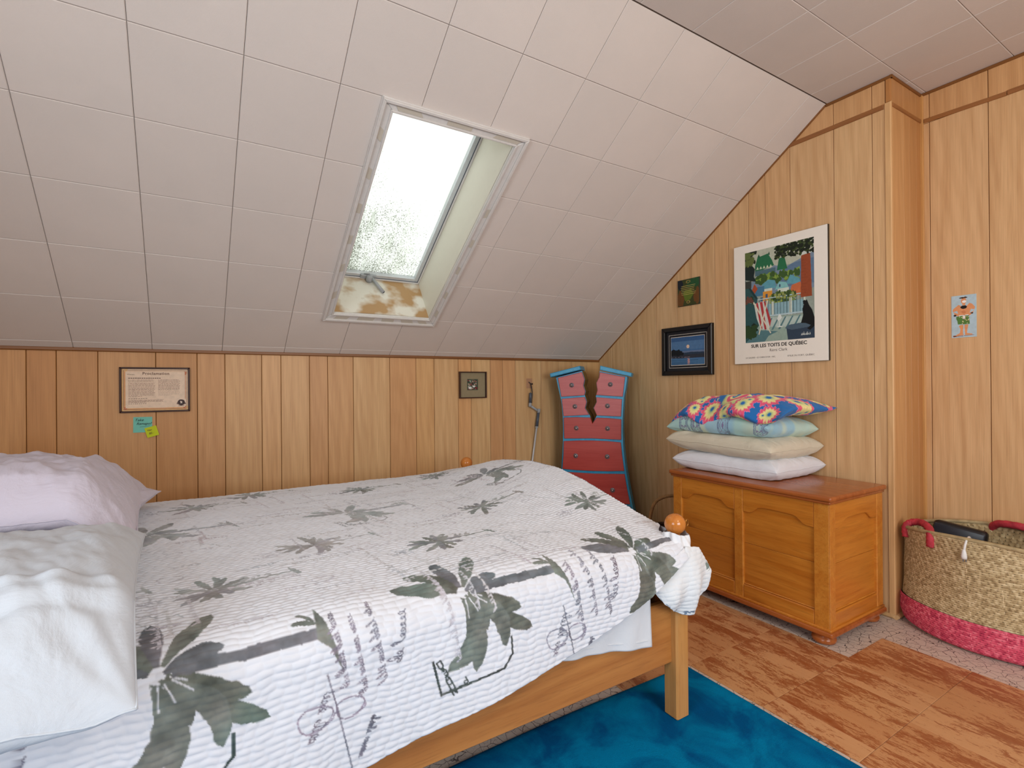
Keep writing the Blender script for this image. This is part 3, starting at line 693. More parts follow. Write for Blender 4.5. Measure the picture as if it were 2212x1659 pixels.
def quilting(s, t, A=.0028):
    s = s+.007*noise2(s*22, t*22, 11, 2); t = t+.0042*noise2(s*26+9, t*24, 12, 2)
    row = np.floor(t/.0140); fv = t/.0140-row; u = s/.029+.5*(row % 2)+.23*np.sin(row*2.1); fu = u-np.floor(u)
    return A*(np.clip(np.sin(PI*fv), 0, 1)**.7*(.25+.75*np.clip(np.sin(PI*fu), 0, 1)**.6))
NS, NF, NT, NNR = 900, 16, 540, 170
X, Y, Z = quilt_pts(NS, NF, NT, NNR); T = arclen(Y, Z); P = np.stack([X, Y, Z], -1); nn_ = vnorm(P)
nn_ = nn_*np.sign(nn_[:, 200:201, 2:3])
P = P+nn_*(quilting(X, T)[..., None]+.006)
# swoosh folds towards the foot post
k = np.clip((X-.95)/.4, 0, 1)**1.5*np.clip((T-1.62)/.12, 0, 1); P[..., 1] -= .010*k*np.sin((T-1.62)*45+X*6)
def sample(x, t):
    a = np.clip((x-QX0)/QRES, 0, QW-2); b = np.clip(t/QRES, 0, QH-2); i = a.astype(int); j = b.astype(int); fa = (a-i)[..., None]; fb = (b-j)[..., None]
    base = np.array(lin((218, 221, 229))); al = QUI[..., None]; img = base*(1-al)+QCR*al
    return (img[j, i]*(1-fa)+img[j, i+1]*fa)*(1-fb)+(img[j+1, i]*(1-fa)+img[j+1, i+1]*fa)*fb
cols = sample(X, T); ink = 1-cols.mean(-1)/lin((218, 221, 229))[1]; cols = cols*(1+.03*noise2(X*40, T*40, 4, 3))[..., None]; mo = noise2(X*30, T*30, 14, 4)*np.clip(ink, 0, 1); cols = cols*(1+.45*mo)[..., None]; cols[..., 0] *= 1+.18*noise2(X*14, T*14, 15, 2)*np.clip(ink, 0, 1)
# plain turned-under hem edge along the near side
NTT = P.shape[1]
edge = np.concatenate([P[:, -1:, :]+np.array([0, .008, .001]), P[:, -1:, :]+np.array([0, .016, .03])], 1)
Pq = np.concatenate([P, edge], 1); cq = np.concatenate([cols, np.tile(np.array(lin((224, 226, 230))), (NS, 2, 1))], 1)
quilt = np_mesh('quilt', Pq.reshape(-1, 3), grid_faces(NS, NTT+2), F_QUILT, None, np.clip(cq.reshape(-1, 3), 0, 1))
tag(quilt, 'white quilt printed with grey green palm trees and handwriting, spread over the bed', 'quilt')
# foot drop of the quilt outside the footboard
def foot_drop():
    ny, nz = 150, 30; y = np.linspace(2.60, 1.20, ny); a = np.linspace(0, 1, nz)
    top = np.interp(y, AY, AZ)
    Xd = 1.345+.03*np.sin(a*PI/2)[None, :]+.004*np.sin(y*30)[:, None]*a; Zd = top[:, None]+.006-.02*a[None, :]-.30*(a**1.4)[None, :]; Yd = np.broadcast_to(y[:, None], Xd.shape)
    Pd = np.stack([Xd, Yd, Zd], -1); nd = vnorm(Pd); nd *= np.sign(nd[:, :, 0:1]); Pd = Pd+nd*quilting(Yd, 1-Zd)[..., None]
    o = np_mesh('foot_drop', Pd.reshape(-1, 3), grid_faces(ny, nz), F_QUILT, quilt, np.tile(np.array(lin((222, 222, 228))), (ny*nz, 1)))
foot_drop()
# corner flap hanging beside the near foot post, underside showing
def flap():
    nu, nv = 110, 90; u = np.linspace(0, 1, nu)[:, None]; v = np.linspace(0, 1, nv)[None, :]
    # outline in (a = along x, z), top edge from (1.20,.50) to (1.40,.575), rounded bottom at z .37
    ax = 1.175+.24*u; top = np.interp(u, [0, .3, .55, .8, 1], [.470, .515, .578, .566, .500])
    bot = np.interp(u, [0, .1, .25, .45, .6, .75, .9, 1], [.462, .425, .395, .372, .370, .390, .43, .485])
    Zp = top*(1-v)+bot*v; Xp = ax+0*v; bulge = np.sin(PI*u)**.7*np.sin(PI*v*.9)
    Yp = 1.088-.030*bulge+.012*np.sin(u*16+2*v)*v
    Pp = np.stack([Xp, Yp, Zp], -1); n_ = vnorm(Pp); n_ *= -np.sign(n_[:, :, 1:2]); Pp = Pp+n_*quilting(Xp*1., Zp, .002)[..., None]
    c = np.tile(np.array(lin((222, 226, 230))), (nu, nv, 1)).reshape(nu, nv, 3)
    e = np.minimum(v, 1)*np.ones_like(u); uu = u*np.ones_like(v)
    m = (uu > .90) & (noise2(uu*9, e*9, 3) > -.1) & (e > .1) & (e < .6); c[m] = lin((124, 140, 136)); m = (e > .93) & (noise2(uu*40, e*20, 5) > .35); c[m] = lin((110, 128, 150))
    o = np_mesh('corner_flap', Pp.reshape(-1, 3), grid_faces(nu, nv), F_QUILT, quilt, c.reshape(-1, 3))
    s = o.modifiers.new('thick', 'SOLIDIFY'); s.thickness = .006; s.offset = 0
    o['label'] = 'rounded quilt corner showing its plain white underside'
flap()
# cloth gathered round the post under the ball
nk, nz = 64, 26; k = np.linspace(0, 2*PI, nk)[:, None]; a = np.linspace(0, 1, nz)[None, :]
rr = .038+.028*a**.9+.004*np.sin(k*5+a*5)+.0025*np.sin(k*11-a*8); zz = .612-.115*a+.006*np.sin(k*2+1)
Pc = np.stack([1.319+rr*np.cos(k), 1.139+rr*np.sin(k), zz+0*rr], -1)
cc = np.tile(np.array(lin((226, 228, 232))), (nk, nz, 1)); mm = (noise2(k*1.3+0*a, a*2.2+0*k, 9) > .45) & (a > .35); cc[mm] = lin((96, 104, 98))
np_mesh('post_collar', Pc.reshape(-1, 3), grid_faces(nk, nz), F_QUILT, quilt, cc.reshape(-1, 3))
ring = tube('screw_eye', [(1.354+.006*math.cos(t), 1.12, .640+.011*math.sin(t)) for t in [2*PI*k/16 for k in range(16)]], .0014, M_BRASS, None, 8, closed=True); under(ring, bed)
# white sheet hanging between mattress and rail
ns_, nt_ = 90, 50; x = np.linspace(.55, 1.175, ns_)[:, None]; a = np.linspace(0, 1, nt_)[None, :]
bot = np.interp(x, [.55, .8, .96, 1.175], [.37, .345, .318, .283]); z = .54*(1-a)+bot*a
y = 1.1175-.006*np.sin(x*24)*a+.003*np.sin(x*60+a*3)*a+0*z; rl = (z < .405) 
Ps = np.stack([x+0*z+.004*a, y, z], -1)
sh = np_mesh('bed_sheet', Ps.reshape(-1, 3), grid_faces(ns_, nt_), F_SHEET); m_ = sh.modifiers.new('thick', 'SOLIDIFY'); m_.thickness = .003
tag(sh, 'plain white sheet corner hanging over the side rail below the quilt hem', 'sheet')
hm = tube('hem', [(float(xx), 1.1155-.006*math.sin(xx*24), float(np.interp(xx, [.55, .8, .96, 1.175], [.37, .345, .318, .283]))+.022) for xx in np.linspace(.552, 1.178, 60)], .0016, F_SHEET, sh, 6)

# ------------------------------------------------------------------ pillows
def pillow(name, lx, ly, th, M, mat, seed=0, p=3.0, corner=.06, wr=.012, fn=None, colfn=None, label=None, cat='pillow', group=None, n=(110, 90), seam=True, cl=None, full=.55):
    nu, nv = n; out = []
    t = np.linspace(-1, 1, nu); s = np.linspace(-1, 1, nv)
    u = np.sign(t)*(1-(1-np.abs(t))**1.5); v = np.sign(s)*(1-(1-np.abs(s))**1.5); U, V = np.meshgrid(u, v, indexing='ij')
    Vs = []; Cs = []
    for side in (1, -1):
        cx = 1-corner*(1-V**2)**1.0*(np.abs(U)**6); cy = 1-corner*(1-U**2)*(np.abs(V)**6)
        X = lx/2*U*(1-corner*(1-V*V)); Y = ly/2*V*(1-corner*(1-U*U))
        h = ((1-np.abs(U)**p)*(1-np.abs(V)**p))
        hh = np.clip(h, 0, 1)**full
        Z = side*th/2*hh
        # corner gathers and broad dents
        rad = np.arctan2(1.03-np.abs(V), 1.03-np.abs(U)); dist = np.hypot(1-np.abs(U), 1-np.abs(V)); q = (np.sign(U)*1.7+np.sign(V)*2.9)
        Z += side*wr*.7*np.sin(rad*13+q+seed)*np.exp(-dist*2.2)*np.clip(dist*5, 0, 1)*hh
        Z += side*wr*(noise2(U*2.3+seed, V*2.0+side*3, seed+20, 3))*hh+side*wr*.35*noise2(U*9+V*5+seed, V*3.2-U*2, seed+31, 3)*hh
        Z += (.5*wr*noise2(U*4+seed*2., V*4, seed+5, 2))*(1-hh)
        P = np.stack([X, Y, Z], -1)
        if fn: P = fn(P, U, V, side)
        Vs.append(P.reshape(-1, 3))
        if colfn: Cs.append(colfn(U, V, side).reshape(-1, 3))
    F = grid_faces(nu, nv); F = np.concatenate([F, F[:, ::-1]+nu*nv])
    Pv = np.concatenate(Vs); Pv = np.asarray([M @ Vector(q) for q in Pv])
    org = Pv.mean(0)
    o = np_mesh(name, Pv-org, F, mat, None, np.concatenate(Cs) if colfn else None); o.location = org
    bm = bmesh.new(); bm.from_mesh(o.data); bmesh.ops.remove_doubles(bm, verts=bm.verts, dist=.0004); bm.to_mesh(o.data); bm.free()
    if label: tag(o, label, cat, group)
    if seam:
        me = Pv; top = Pv[:nu*nv].reshape(nu, nv, 3)
        loop_ = np.concatenate([top[:-1:4, 0], top[-1, :-1:4], top[:0:-4, -1], top[0, :0:-4]])-org
        sm_ = tube('seam', [tuple(q) for q in loop_], .0022, mat if not colfn else F_CREAM, o, 6, closed=True)
    return o
RX = Matrix.Rotation; TR = Matrix.Translation
def droop(y0, k, ax=1):
    def f(P, U, V, s):
        P = P.copy(); P[..., 2] -= k*np.clip(y0-P[..., ax], 0, 1)**1.5*6; return P
    return f
zq = .628
def fnf(P, U, V, s):
    P = P.copy()
    P[..., 2] = np.maximum(P[..., 2], -.066)          # flat underside on the quilt
    P[..., 2] -= .55*np.clip(-.24-P[..., 1], 0, 1)     # near end hangs over the bed edge
    P[..., 1] += .25*np.clip(-.26-P[..., 1], 0, 1)
    P[..., 2] += .012*np.exp(-((V+.50-.05*np.sin(U*3))/.035)**2)*(np.sin(U*30)*.3+.7)*(s > 0)*(1-U**8)-.010*np.exp(-((V+.72-.10*np.sin(U*2.4))/.05)**2)*(s > 0)*(1-U**8)
    return P
pillow('pillow', .66, .86, .175, TR((-.450, 1.335, zq+.068)) @ RX(.07, 4, 'Z') @ RX(-.03, 4, 'X'), F_PALE, 3, 4.2, .03, .014, fnf, label='pale blue white pillow at the near edge of the bed, before the lavender ones', n=(150, 150))
def fnl(P, U, V, s):
    P = P.copy(); P[..., 2] = np.maximum(P[..., 2], -.052); return P
pillow('pillow', .56, .70, .13, TR((-.475, 2.15, zq+.058)) @ RX(-.12, 4, 'Z'), F_LAV, 5, 3.2, .05, .010, fnl, label='grey lavender pillow with one corner sticking out under the puffed lavender pillow')
def fnb(P, U, V, s):
    P = P.copy(); k = np.clip(.18+P[..., 0]*0-0, 0, 1)
    P[..., 2] -= .9*np.clip(P[..., 0]-.14, 0, 1)**1.15*(1-.25*V); P[..., 2] -= .45*np.clip(-P[..., 1]-.26, 0, 1); P[..., 2] = np.maximum(P[..., 2], -.105); return P
pillow('pillow', .60, .72, .20, TR((-.475, 2.12, zq+.165)) @ RX(.05, 4, 'Z') @ RX(.06, 4, 'Y'), F_LAV, 8, 3.0, .05, .016, fnb, label='puffed lavender pillow on top of the stack against the panelled wall', n=(150, 130))

# ------------------------------------------------------------------ blanket chest
CX0, CX1, CY0, CY1, CZ = 2.195, 2.66, 1.095, 1.905, .628
chest = empty('blanket_chest', (2.43, 1.5, 0), label='honey stained pine blanket chest with arched panels and bun feet', cat='chest'); bpy.context.view_layer.update()
ch = lambda o: under(o, chest)
lid = ch(box('lid', (CX0-.02, CY0-.018, CZ-.022), (CX1+.005, CY1+.015, CZ), W_LID, None, .009, 3))
ch(box('lid_moulding', (CX0-.012, CY0-.010, CZ-.034), (CX1, CY1+.008, CZ-.021), W_LID, None, .005, 2))
ch(box('carcass', (CX0+.018, CY0+.018, .07), (CX1-.004, CY1-.018, CZ-.03), W_CHEST, None, .002))
Ff = frame((CX0+.02, 0, 0), (0, -1, 0), (0, 0, 1)); Fs = frame((0, CY0+.02, 0), (1, 0, 0), (0, 0, 1)); Fs2 = frame((0, CY1-.02, 0), (-1, 0, 0), (0, 0, 1))
zb, ztp = .075, CZ-.033
def archrail(name, u0, u1, F, zs=.485, rise=.035, parent=chest):
    n = 22; P = [(u0, ztp), (u0, zs)]
    for k in range(n+1):
        t = k/n; q = u0+(u1-u0)*t; c = min(1, max(0, (t-.10)/.16)) if t < .5 else min(1, max(0, (.90-t)/.16)); c = c*c*(3-2*c)
        P.append((q, zs+rise*c*(.72+.28*math.sin(PI*t))))
    P += [(u1, zs), (u1, ztp)]
    Q = []
    for p in P:
        if not Q or (Vector(p)-Vector(Q[-1])).length > 1e-4: Q.append(p)
    return ch(plate(name, Q, .020, .003, F, W_CHEST, None, back=True))
def panelset(F, spans, ends, muntins):
    for a, b in ends: ch(plate('stile', [(a, zb), (b, zb), (b, ztp), (a, ztp)], .0215, .003, F, W_CHESTV, None))
    for a, b in muntins: ch(plate('muntin', [(a, zb), (b, zb), (b, ztp), (a, ztp)], .0205, .003, F, W_CHESTV, None))
    for a, b in spans:
        ch(plate('bottom_rail', [(a, zb), (b, zb), (b, zb+.062), (a, zb+.062)], .020, .004, F, W_CHEST, None))
        zc = .335
        for z0, z1 in ((zb+.05, zc-.0006), (zc+.0006, ztp-.01)):
            ch(plate('panel_board', [(a-.004, z0), (b+.004, z0), (b+.004, z1), (a-.004, z1)], .009, .0012, F, W_CHEST, None))
        ch(plate('bead', [(a+.001, zb+.062), (b-.001, zb+.062), (b-.001, zb+.068), (a+.001, zb+.068)], .014, .003, F, W_CHESTV, None))
        archrail('arched_rail', a, b, F)
uA, uB = -CY1, -CY0; mw = .045; um = (uA+uB)/2-.01
panelset(Ff, [(uA+.055, um-mw/2), (um+mw/2, uB-.062)], [(uA, uA+.056), (uB-.063, uB)], [(um-mw/2-.001, um+mw/2+.001)])
panelset(Fs, [(CX0+.045, CX1-.055)], [(CX0+.0, CX0+.046), (CX1-.056, CX1)], [])
ch(box('base_moulding', (CX0-.016, CY0-.016, .045), (CX1+.002, CY1+.014, .068), W_LID, None, .008, 3))
ch(box('base_bead', (CX0-.008, CY0-.008, .066), (CX1, CY1+.007, .078), W_CHEST, None, .004, 2))
bun = [(.001, 0), (.030, 0), (.043, .006), (.047, .016), (.045, .026), (.036, .032), (.036, .036), (.044, .038), (.046, .043), (.044, .047), (.001, .047)]
for x, y in ((CX0+.040, CY0+.045), (CX0+.040, CY1-.05), (CX1-.045, CY0+.045), (CX1-.045, CY1-.05)): ch(lathe('foot', bun, W_LID, None, TR((x, y, .0006)), 32))

# folded stack of four pillows on the chest
G = 'pillows stacked on the wooden chest'
def fnc(zmin):
    def f(P, U, V, s):
        P = P.copy(); P[..., 2] = np.where(P[..., 2] < zmin, zmin+(P[..., 2]-zmin)*.12, P[..., 2]); return P
    return f
PM = lambda x, y, z, a=0., b=0., c=0.: TR((x, y, z)) @ RX(a, 4, 'Z') @ RX(b, 4, 'X') @ RX(c, 4, 'Y')
pillow('pillow', .45, .60, .125, PM(2.487, 1.665, CZ+.047, .02, 0), F_WHITE, 2, 5.5, .02, .006, fnc(-.043), full=.42, label='white pillow lying flat on the chest lid, lowest of the stack', group=G)
pillow('pillow', .455, .63, .125, PM(2.482, 1.69, CZ+.150, -.01, .02), F_CREAM, 6, 5.2, .02, .008, fnc(-.05), full=.42, label='plain cream pillow, second from the bottom of the stack on the chest', group=G)
def bluecol(U, V, s):
    b = np.array(lin((176, 216, 214)))*np.ones(U.shape+(3,)); n_ = noise2(U*2.5, V*2.5, 41, 3)[..., None]
    b = b*(1-np.clip(n_, 0, .8))+np.array(lin((208, 220, 196)))*np.clip(n_, 0, .8); n2_ = noise2(U*2+5, V*3, 44, 3)[..., None]; k = np.clip(n2_*1.5, 0, .8); b = b*(1-k)+np.array(lin((150, 196, 222)))*k
    for cu, cv in ((-.92, .62), (-.93, .36), (-.92, -.86), (-.6, .1), (.2, .5), (-.3, -.5), (.5, -.3), (-.95, -.2)):
        r = np.hypot((U-cu)*1.0, (V-cv)*1.25); m = (np.abs(r-.13) < .010) | (np.abs(r-.105) < .006); b[m] = lin((120, 140, 170))
        th = np.arctan2(V-cv, U-cu); m = np.abs(r-.06*(1+.35*np.cos(5*th))) < .010; b[m] = lin((136, 128, 168))
    return b
def fnd(P, U, V, s):
    P = P.copy(); zmin = -.045; P[..., 2] = np.where(P[..., 2] < zmin, zmin+(P[..., 2]-zmin)*.12, P[..., 2]); P[..., 2] -= .10*np.clip(V-.72, 0, 1)*1.0; return P
pillow('pillow', .43, .62, .13, PM(2.485, 1.705, CZ+.245, -.03, .0, .04), F_COL, 9, 4.2, .02, .008, fnd, bluecol, seam=False, full=.45, label='pale turquoise pillow with faint shell motifs, second from the top of the stack', group=G, n=(220, 260))
def tiecol(U, V, s):
    x = U*.23; y = V*.32; pal = np.array([lin(c) for c in ((40, 112, 184), (232, 92, 128), (238, 230, 160), (240, 90, 120), (190, 214, 150), (240, 170, 130))])
    C_ = np.tile(pal[0], U.shape+(1,)).reshape(U.shape+(3,)).copy(); best = np.full(U.shape, 9.)
    rs = np.random.RandomState(12); cs = [(-.12, -.02, .085, 1), (-.1, -.19, .07, 0), (.05, .10, .08, 1), (-.12, .17, .065, 0), (.08, -.12, .08, 0), (-.19, .06, .05, 0), (-.19, -.12, .05, 0), (-.02, -.28, .07, 0), (.15, .22, .06, 0), (-.18, .25, .05, 0), (0, .26, .06, 0), (.17, -.26, .05, 0), (.18, 0, .06, 1), (-.20, -.25, .045, 0), (-.20, .15, .035, 0), (-.06, .08, .04, 0), (-.215, -.03, .04, 0)]
    cs += [(rs.uniform(-.22, .22), rs.uniform(-.31, .31), rs.uniform(.02, .035), 0) for _ in range(26)]
    for cx, cy, r, sp in cs:
        d = np.hypot(x-cx, y-cy); th = np.arctan2(y-cy, x-cx); q = d/r*(1+.10*np.sin(th*13)+.05*np.sin(th*29))
        m = q < 1
        if sp:
            ph = (th/(2*PI)-np.log(d/r+.12)*.55) % 1; idx = (ph*4).astype(int); c = np.stack([np.interp(ph, [0, .18, .25, .45, .52, .68, .75, .93, 1.], [pal[j_][i_] for j_ in (2, 2, 0, 0, 4, 2, 1, 1, 2)]) for i_ in range(3)], -1)
        else: c = np.stack([np.interp(q, [0, .14, .26, .44, .60, .74, .92, 1.], [v_[i_] for v_ in (pal[0], pal[0], pal[4], pal[2], pal[2], pal[1], pal[1], np.array(lin((210, 150, 200))))]) for i_ in range(3)], -1)
        m &= (q < best); C_[m] = c[m]; best = np.where(m, q*.0+q, best)
    return C_
def fne(P, U, V, s):
    P = P.copy(); zmin = -.035; P[..., 2] = np.where(P[..., 2] < zmin, zmin+(P[..., 2]-zmin)*.2, P[..., 2])
    P[..., 2] -= .22*np.clip(V-.55, 0, 1)**1.2                       # far end drapes down
    P[..., 2] -= .16*np.clip(-U-.50, 0, 1)*np.clip(.6+.4*np.sin(V*6), 0, 1)*(1+.3*V)
    P[..., 0] += .03*np.sin(V*7+1)*np.clip(-U-.6, 0, 1)
    return P
pillow('pillow', .46, .70, .12, PM(2.492, 1.665, CZ+.345, -.06, .0, .02), F_COL, 14, 2.9, .02, .012, fne, tiecol, seam=False, label='tie dye pillow in pink, blue and yellow swirls on top of the chest stack', group=G, n=(260, 320))

# ------------------------------------------------------------------ rug
rug = empty('rug', kind=None, label='teal blue cut pile rug on the floor beside and under the bed', cat='rug')
nx, ny = 150, 160
gx = np.linspace(-.95, 1.590, nx)[:, None]; gy_ = np.linspace(-1.1, 1.335, ny)[None, :]
xx = gx+0*gy_; yy = gy_+0*gx
yy = yy-.010*(gy_ > 1.3)*np.sin(gx*7)*0; zz = .011+.0018*noise2(xx*9, yy*9, 50, 3)+.0008*noise2(xx*60, yy*60, 51, 2)
ed = np.minimum(np.minimum((nx-1)-np.arange(nx)[:, None], np.arange(nx)[:, None]), np.minimum((ny-1)-np.arange(ny)[None, :], np.arange(ny)[None, :])); zz = np.where(ed == 0, .0026, zz)
xx = np.where(ed == 0, xx, xx); Pr = np.stack([xx, yy-.006*np.sin(xx*5)*(yy > 1.0), zz], -1)
np_mesh('pile', Pr.reshape(-1, 3), grid_faces(nx, ny), M_RUG, rug)
box('backing', (-.948, -1.098, .0026), (1.587, 1.326, .0034), M_BACK, rug, 0)

# ------------------------------------------------------------------ cracked whimsical dresser
th_ = math.radians(48); DO = Vector((2.36, 2.76, 0)); dr = Vector((math.cos(th_), -math.sin(th_), 0)); dnn = Vector((-math.sin(th_), -math.cos(th_), 0))
dres = empty('dresser', DO, -th_, label='crooked blue and red painted dresser split by a jagged crack in the corner', cat='dresser')
FD = frame((0, 0, 0), (1, 0, 0), (0, 0, 1))            # local: x right, z up, normal -y (front)
left = [(-.268, 1.150), (-.252, 1.07), (-.237, 1.005), (-.228, .949), (-.222, .868), (-.220, .771), (-.222, .682), (-.227, .593), (-.234, .49), (-.252, .36), (-.278, .22), (-.305, .10), (-.322, .03)]
right = [(.238, 1.150), (.226, 1.07), (.213, 1.005), (.207, .919), (.203, .841), (.202, .763), (.207, .653), (.214, .575), (.224, .49), (.243, .37), (.268, .24), (.296, .11), (.314, .03)]
crack = [(-.079, 1.196), (-.058, 1.133), (-.068, 1.089), (-.054, 1.049), (-.060, 1.021), (-.045, .973), (-.057, .929), (-.026, .878), (-.006, .821), (.024, .877), (.001, .930), (.023, .973), (.018, 1.013), (.029, 1.057), (.022, 1.108), (.042, 1.148), (.047, 1.192)]
ol = left+right[::-1]+crack[::-1]
DEP = .165
Pd = ccw(ol); n = len(Pd)
v = [(p[0], 0, p[1]) for p in Pd]+[(p[0], DEP, p[1]) for p in Pd]
f = [tuple(range(n))]+[tuple(reversed(range(n, 2*n)))]; fm = [0, 0]
ck = set(crack)
for i in range(n):
    j = (i+1) % n; f.append((i, n+i, n+j, j)); fm.append(1 if (Pd[i] in ck and Pd[j] in ck) else 0)
mk('body', v, f, [M_BLUE, M_BARE], dres, fm=fm)
def cap(P):
    o = plate('cap', P, DEP+.045, .004, frame((0, DEP+.012, 0), (1, 0, 0), (0, 0, 1)), M_BLUE, dres, back=True)
cap([(-.304, 1.152), (-.083, 1.203), (-.090, 1.231), (-.309, 1.179)]); cap([(.051, 1.199), (.266, 1.149), (.271, 1.175), (.054, 1.230)])
for P, kk, mt in (([(-.252, 1.148), (-.079, 1.187), (-.060, 1.133), (-.070, 1.089), (-.056, 1.049), (-.062, 1.021), (-.229, 1.011)], [(-.152, 1.094)], M_PINK),
    ([(.049, 1.184), (.223, 1.148), (.206, 1.011), (.021, 1.023), (.031, 1.057), (.024, 1.108), (.044, 1.148)], [(.122, 1.097)], M_PINK),
    ([(-.226, .996), (-.061, 1.009), (-.047, .973), (-.059, .929), (-.030, .882), (-.213, .870)], [(-.130, .941)], M_PINK),
    ([(.022, 1.007), (.200, .993), (.193, .872), (.025, .878), (.004, .930), (.025, .973)], [(.101, .946)], M_PINK),
    ([(-.213, .860), (-.120, .864), (-.020, .862), (-.006, .821), (.022, .862), (.10, .860), (.195, .852), (.193, .709), (-.007, .715), (-.210, .709)], [(-.121, .786), (.100, .787)], M_RED),
    ([(-.214, .690), (-.10, .697), (-.007, .699), (.10, .697), (.190, .690), (.199, .59), (.212, .492), (.10, .485), (-.009, .483), (-.12, .484), (-.225, .489), (-.217, .59)], [(-.127, .588), (.096, .589)], M_RED),
    ([(-.224, .468), (0, .464), (.214, .470), (.228, .38), (.250, .262), (0, .252), (-.258, .262), (-.236, .38)], [(-.135, .355), (.131, .355)], M_RED),
    ([(-.262, .240), (0, .232), (.254, .240), (.275, .15), (.292, .070), (0, .062), (-.298, .070), (-.28, .15)], [(-.15, .15), (.15, .15)], M_RED)):
    d = plate('drawer', P, .014, .003, FD, mt, dres)
    c0 = Vector(d.matrix_basis.translation)
    for kx_, kz in kk:
        kn = lathe('knob', [(.0005, 0), (.0155, 0), (.0165, .003), (.0135, .006), (.0095, .006), (.009, .009), (.0005, .009)], M_PEWT, d, Matrix.Translation((kx_-c0.x, kz-c0.z, .014)), 24)
        kn2 = lathe('knob_boss', [(.0086, .008), (.0090, .011), (.006, .0160), (.0005, .018)], M_PEWT2, d, Matrix.Translation((kx_-c0.x, kz-c0.z, .014)), 24)

# ------------------------------------------------------------------ wall pictures
def art(name, w_, h_, layers, parent, M, z=.0003, res=.0014):
    """flat print, rastered from coloured polygons in unit coordinates onto the cells of a fine sheet"""
    nx_, ny_ = max(8, int(w_/res)), max(8, int(h_/res)); img = np.ones((ny_, nx_, 3))*np.array(lin(layers[0][0]))
    for col, polys in layers:
        for P in polys:
            P = np.array(P, float); px = P[:, 0]*nx_; py = P[:, 1]*ny_
            x0, x1 = int(max(px.min()-1, 0)), int(min(px.max()+2, nx_)); y0, y1 = int(max(py.min()-1, 0)), int(min(py.max()+2, ny_))
            if x1 <= x0 or y1 <= y0: continue
            gx, gy = np.meshgrid(np.arange(x0, x1)+.5, np.arange(y0, y1)+.5); ins = np.zeros(gx.shape, bool); j = len(px)-1
            for i in range(len(px)):
                if py[i] != py[j]: ins ^= ((py[i] > gy) != (py[j] > gy)) & (gx < (px[j]-px[i])*(gy-py[i])/(py[j]-py[i])+px[i])
                j = i
            img[y0:y1, x0:x1][ins] = lin(col)
    U, V = np.meshgrid(np.linspace(0, w_, nx_), np.linspace(0, h_, ny_), indexing='ij')
    img = img*(1+.06*noise2(U*90, V*90, 77, 3).T)[..., None]
    o = np_mesh(name, np.stack([U, V, np.full(U.shape, z)], -1).reshape(-1, 3), grid_faces(nx_, ny_), M_PRINT, parent, np.clip(img.transpose(1, 0, 2).reshape(-1, 3), 0, 1), False)
    o.matrix_local = M; return o
rect = lambda a, b, c, d: [(a, b), (c, b), (c, d), (a, d)]
def blob(cx, cy, rx, ry, n=9, j=.3): return [(cx+rx*math.cos(2*PI*k/n)*R.uniform(1-j, 1+j), cy+ry*math.sin(2*PI*k/n)*R.uniform(1-j, 1+j)) for k in range(n)]
def foliage(cols, box_, n, r, asp=.8):
    L = []
    for c in cols:
        L.append((c, [blob(R.uniform(box_[0], box_[2]), R.uniform(box_[1], box_[3]), R.uniform(.4, 1)*r, R.uniform(.4, 1)*r*asp, 7, .4) for _ in range(n)]))
    return L
def framed(name, F, u0, v0, u1, v1, fw_, th, mat, **kw):
    e = empty(name, F @ Vector(((u0+u1)/2, v0, TH)), **kw); bpy.context.view_layer.update()
    L = frame((0, 0, 0), F.to_3x3() @ Vector((1, 0, 0)), (0, 0, 1)) @ Matrix.Translation((-(u1-u0)/2, 0, 0))
    W, Hh = u1-u0, v1-v0
    if fw_:
        O = rect(0, 0, W, Hh); I = rect(fw_, fw_, W-fw_, Hh-fw_)
        for k in range(4):
            n = (k+1) % 4; plate('frame_side', [O[k], O[n], I[n], I[k]], th, min(.004, fw_*.3), L, mat, e)
    return e, L, W, Hh
# the large poster
e, L, W, Hh = framed('poster', Fgab, -1.877, 1.211, -1.345, 1.907, 0, 0, None, label='large mounted poster of a rooftop terrace with striped deck chair and black cat', cat='poster')
plate('board', rect(0, 0, W, Hh), .016, .001, L, M_BLKW, e); plate('sheet', rect(.001, .001, W-.001, Hh-.001), .0006, .0002, L, M_CARD, e, z0=.016)
IW, IH = .735*W, .755*Hh
LY = [((150, 160, 150), [rect(0, 0, 1, 1)]), ((186, 190, 172), [rect(0, .78, 1, 1)]), ((120, 140, 160), [[(0, .62), (.45, .80), (.62, .76), (1, .86), (1, .5), (0, .5)]]), ((96, 122, 150), [[(.5, .70), (.7, .78), (1, .80), (1, .55), (.5, .55)]]),
    ((40, 110, 74), [[(.16, .83), (.20, .92), (.36, .94), (.42, .86), (.45, .80), (.16, .76)], [(.49, .74), (.52, .86), (.60, .87), (.64, .74)]]), ((30, 84, 60), [[(.20, .92), (.22, .955), (.24, .92)], [(.36, .93), (.38, .96), (.39, .92)]]),
    ((196, 206, 180), [[(.18+.05*k, .79), (.20+.05*k, .82), (.22+.05*k, .79)] for k in range(5)]), ((78, 110, 120), [rect(.16, .72, .47, .775)])]
LY += foliage([(70, 110, 50), (130, 160, 70), (60, 90, 44)], (.18, .62, .82, .72), 26, .045)
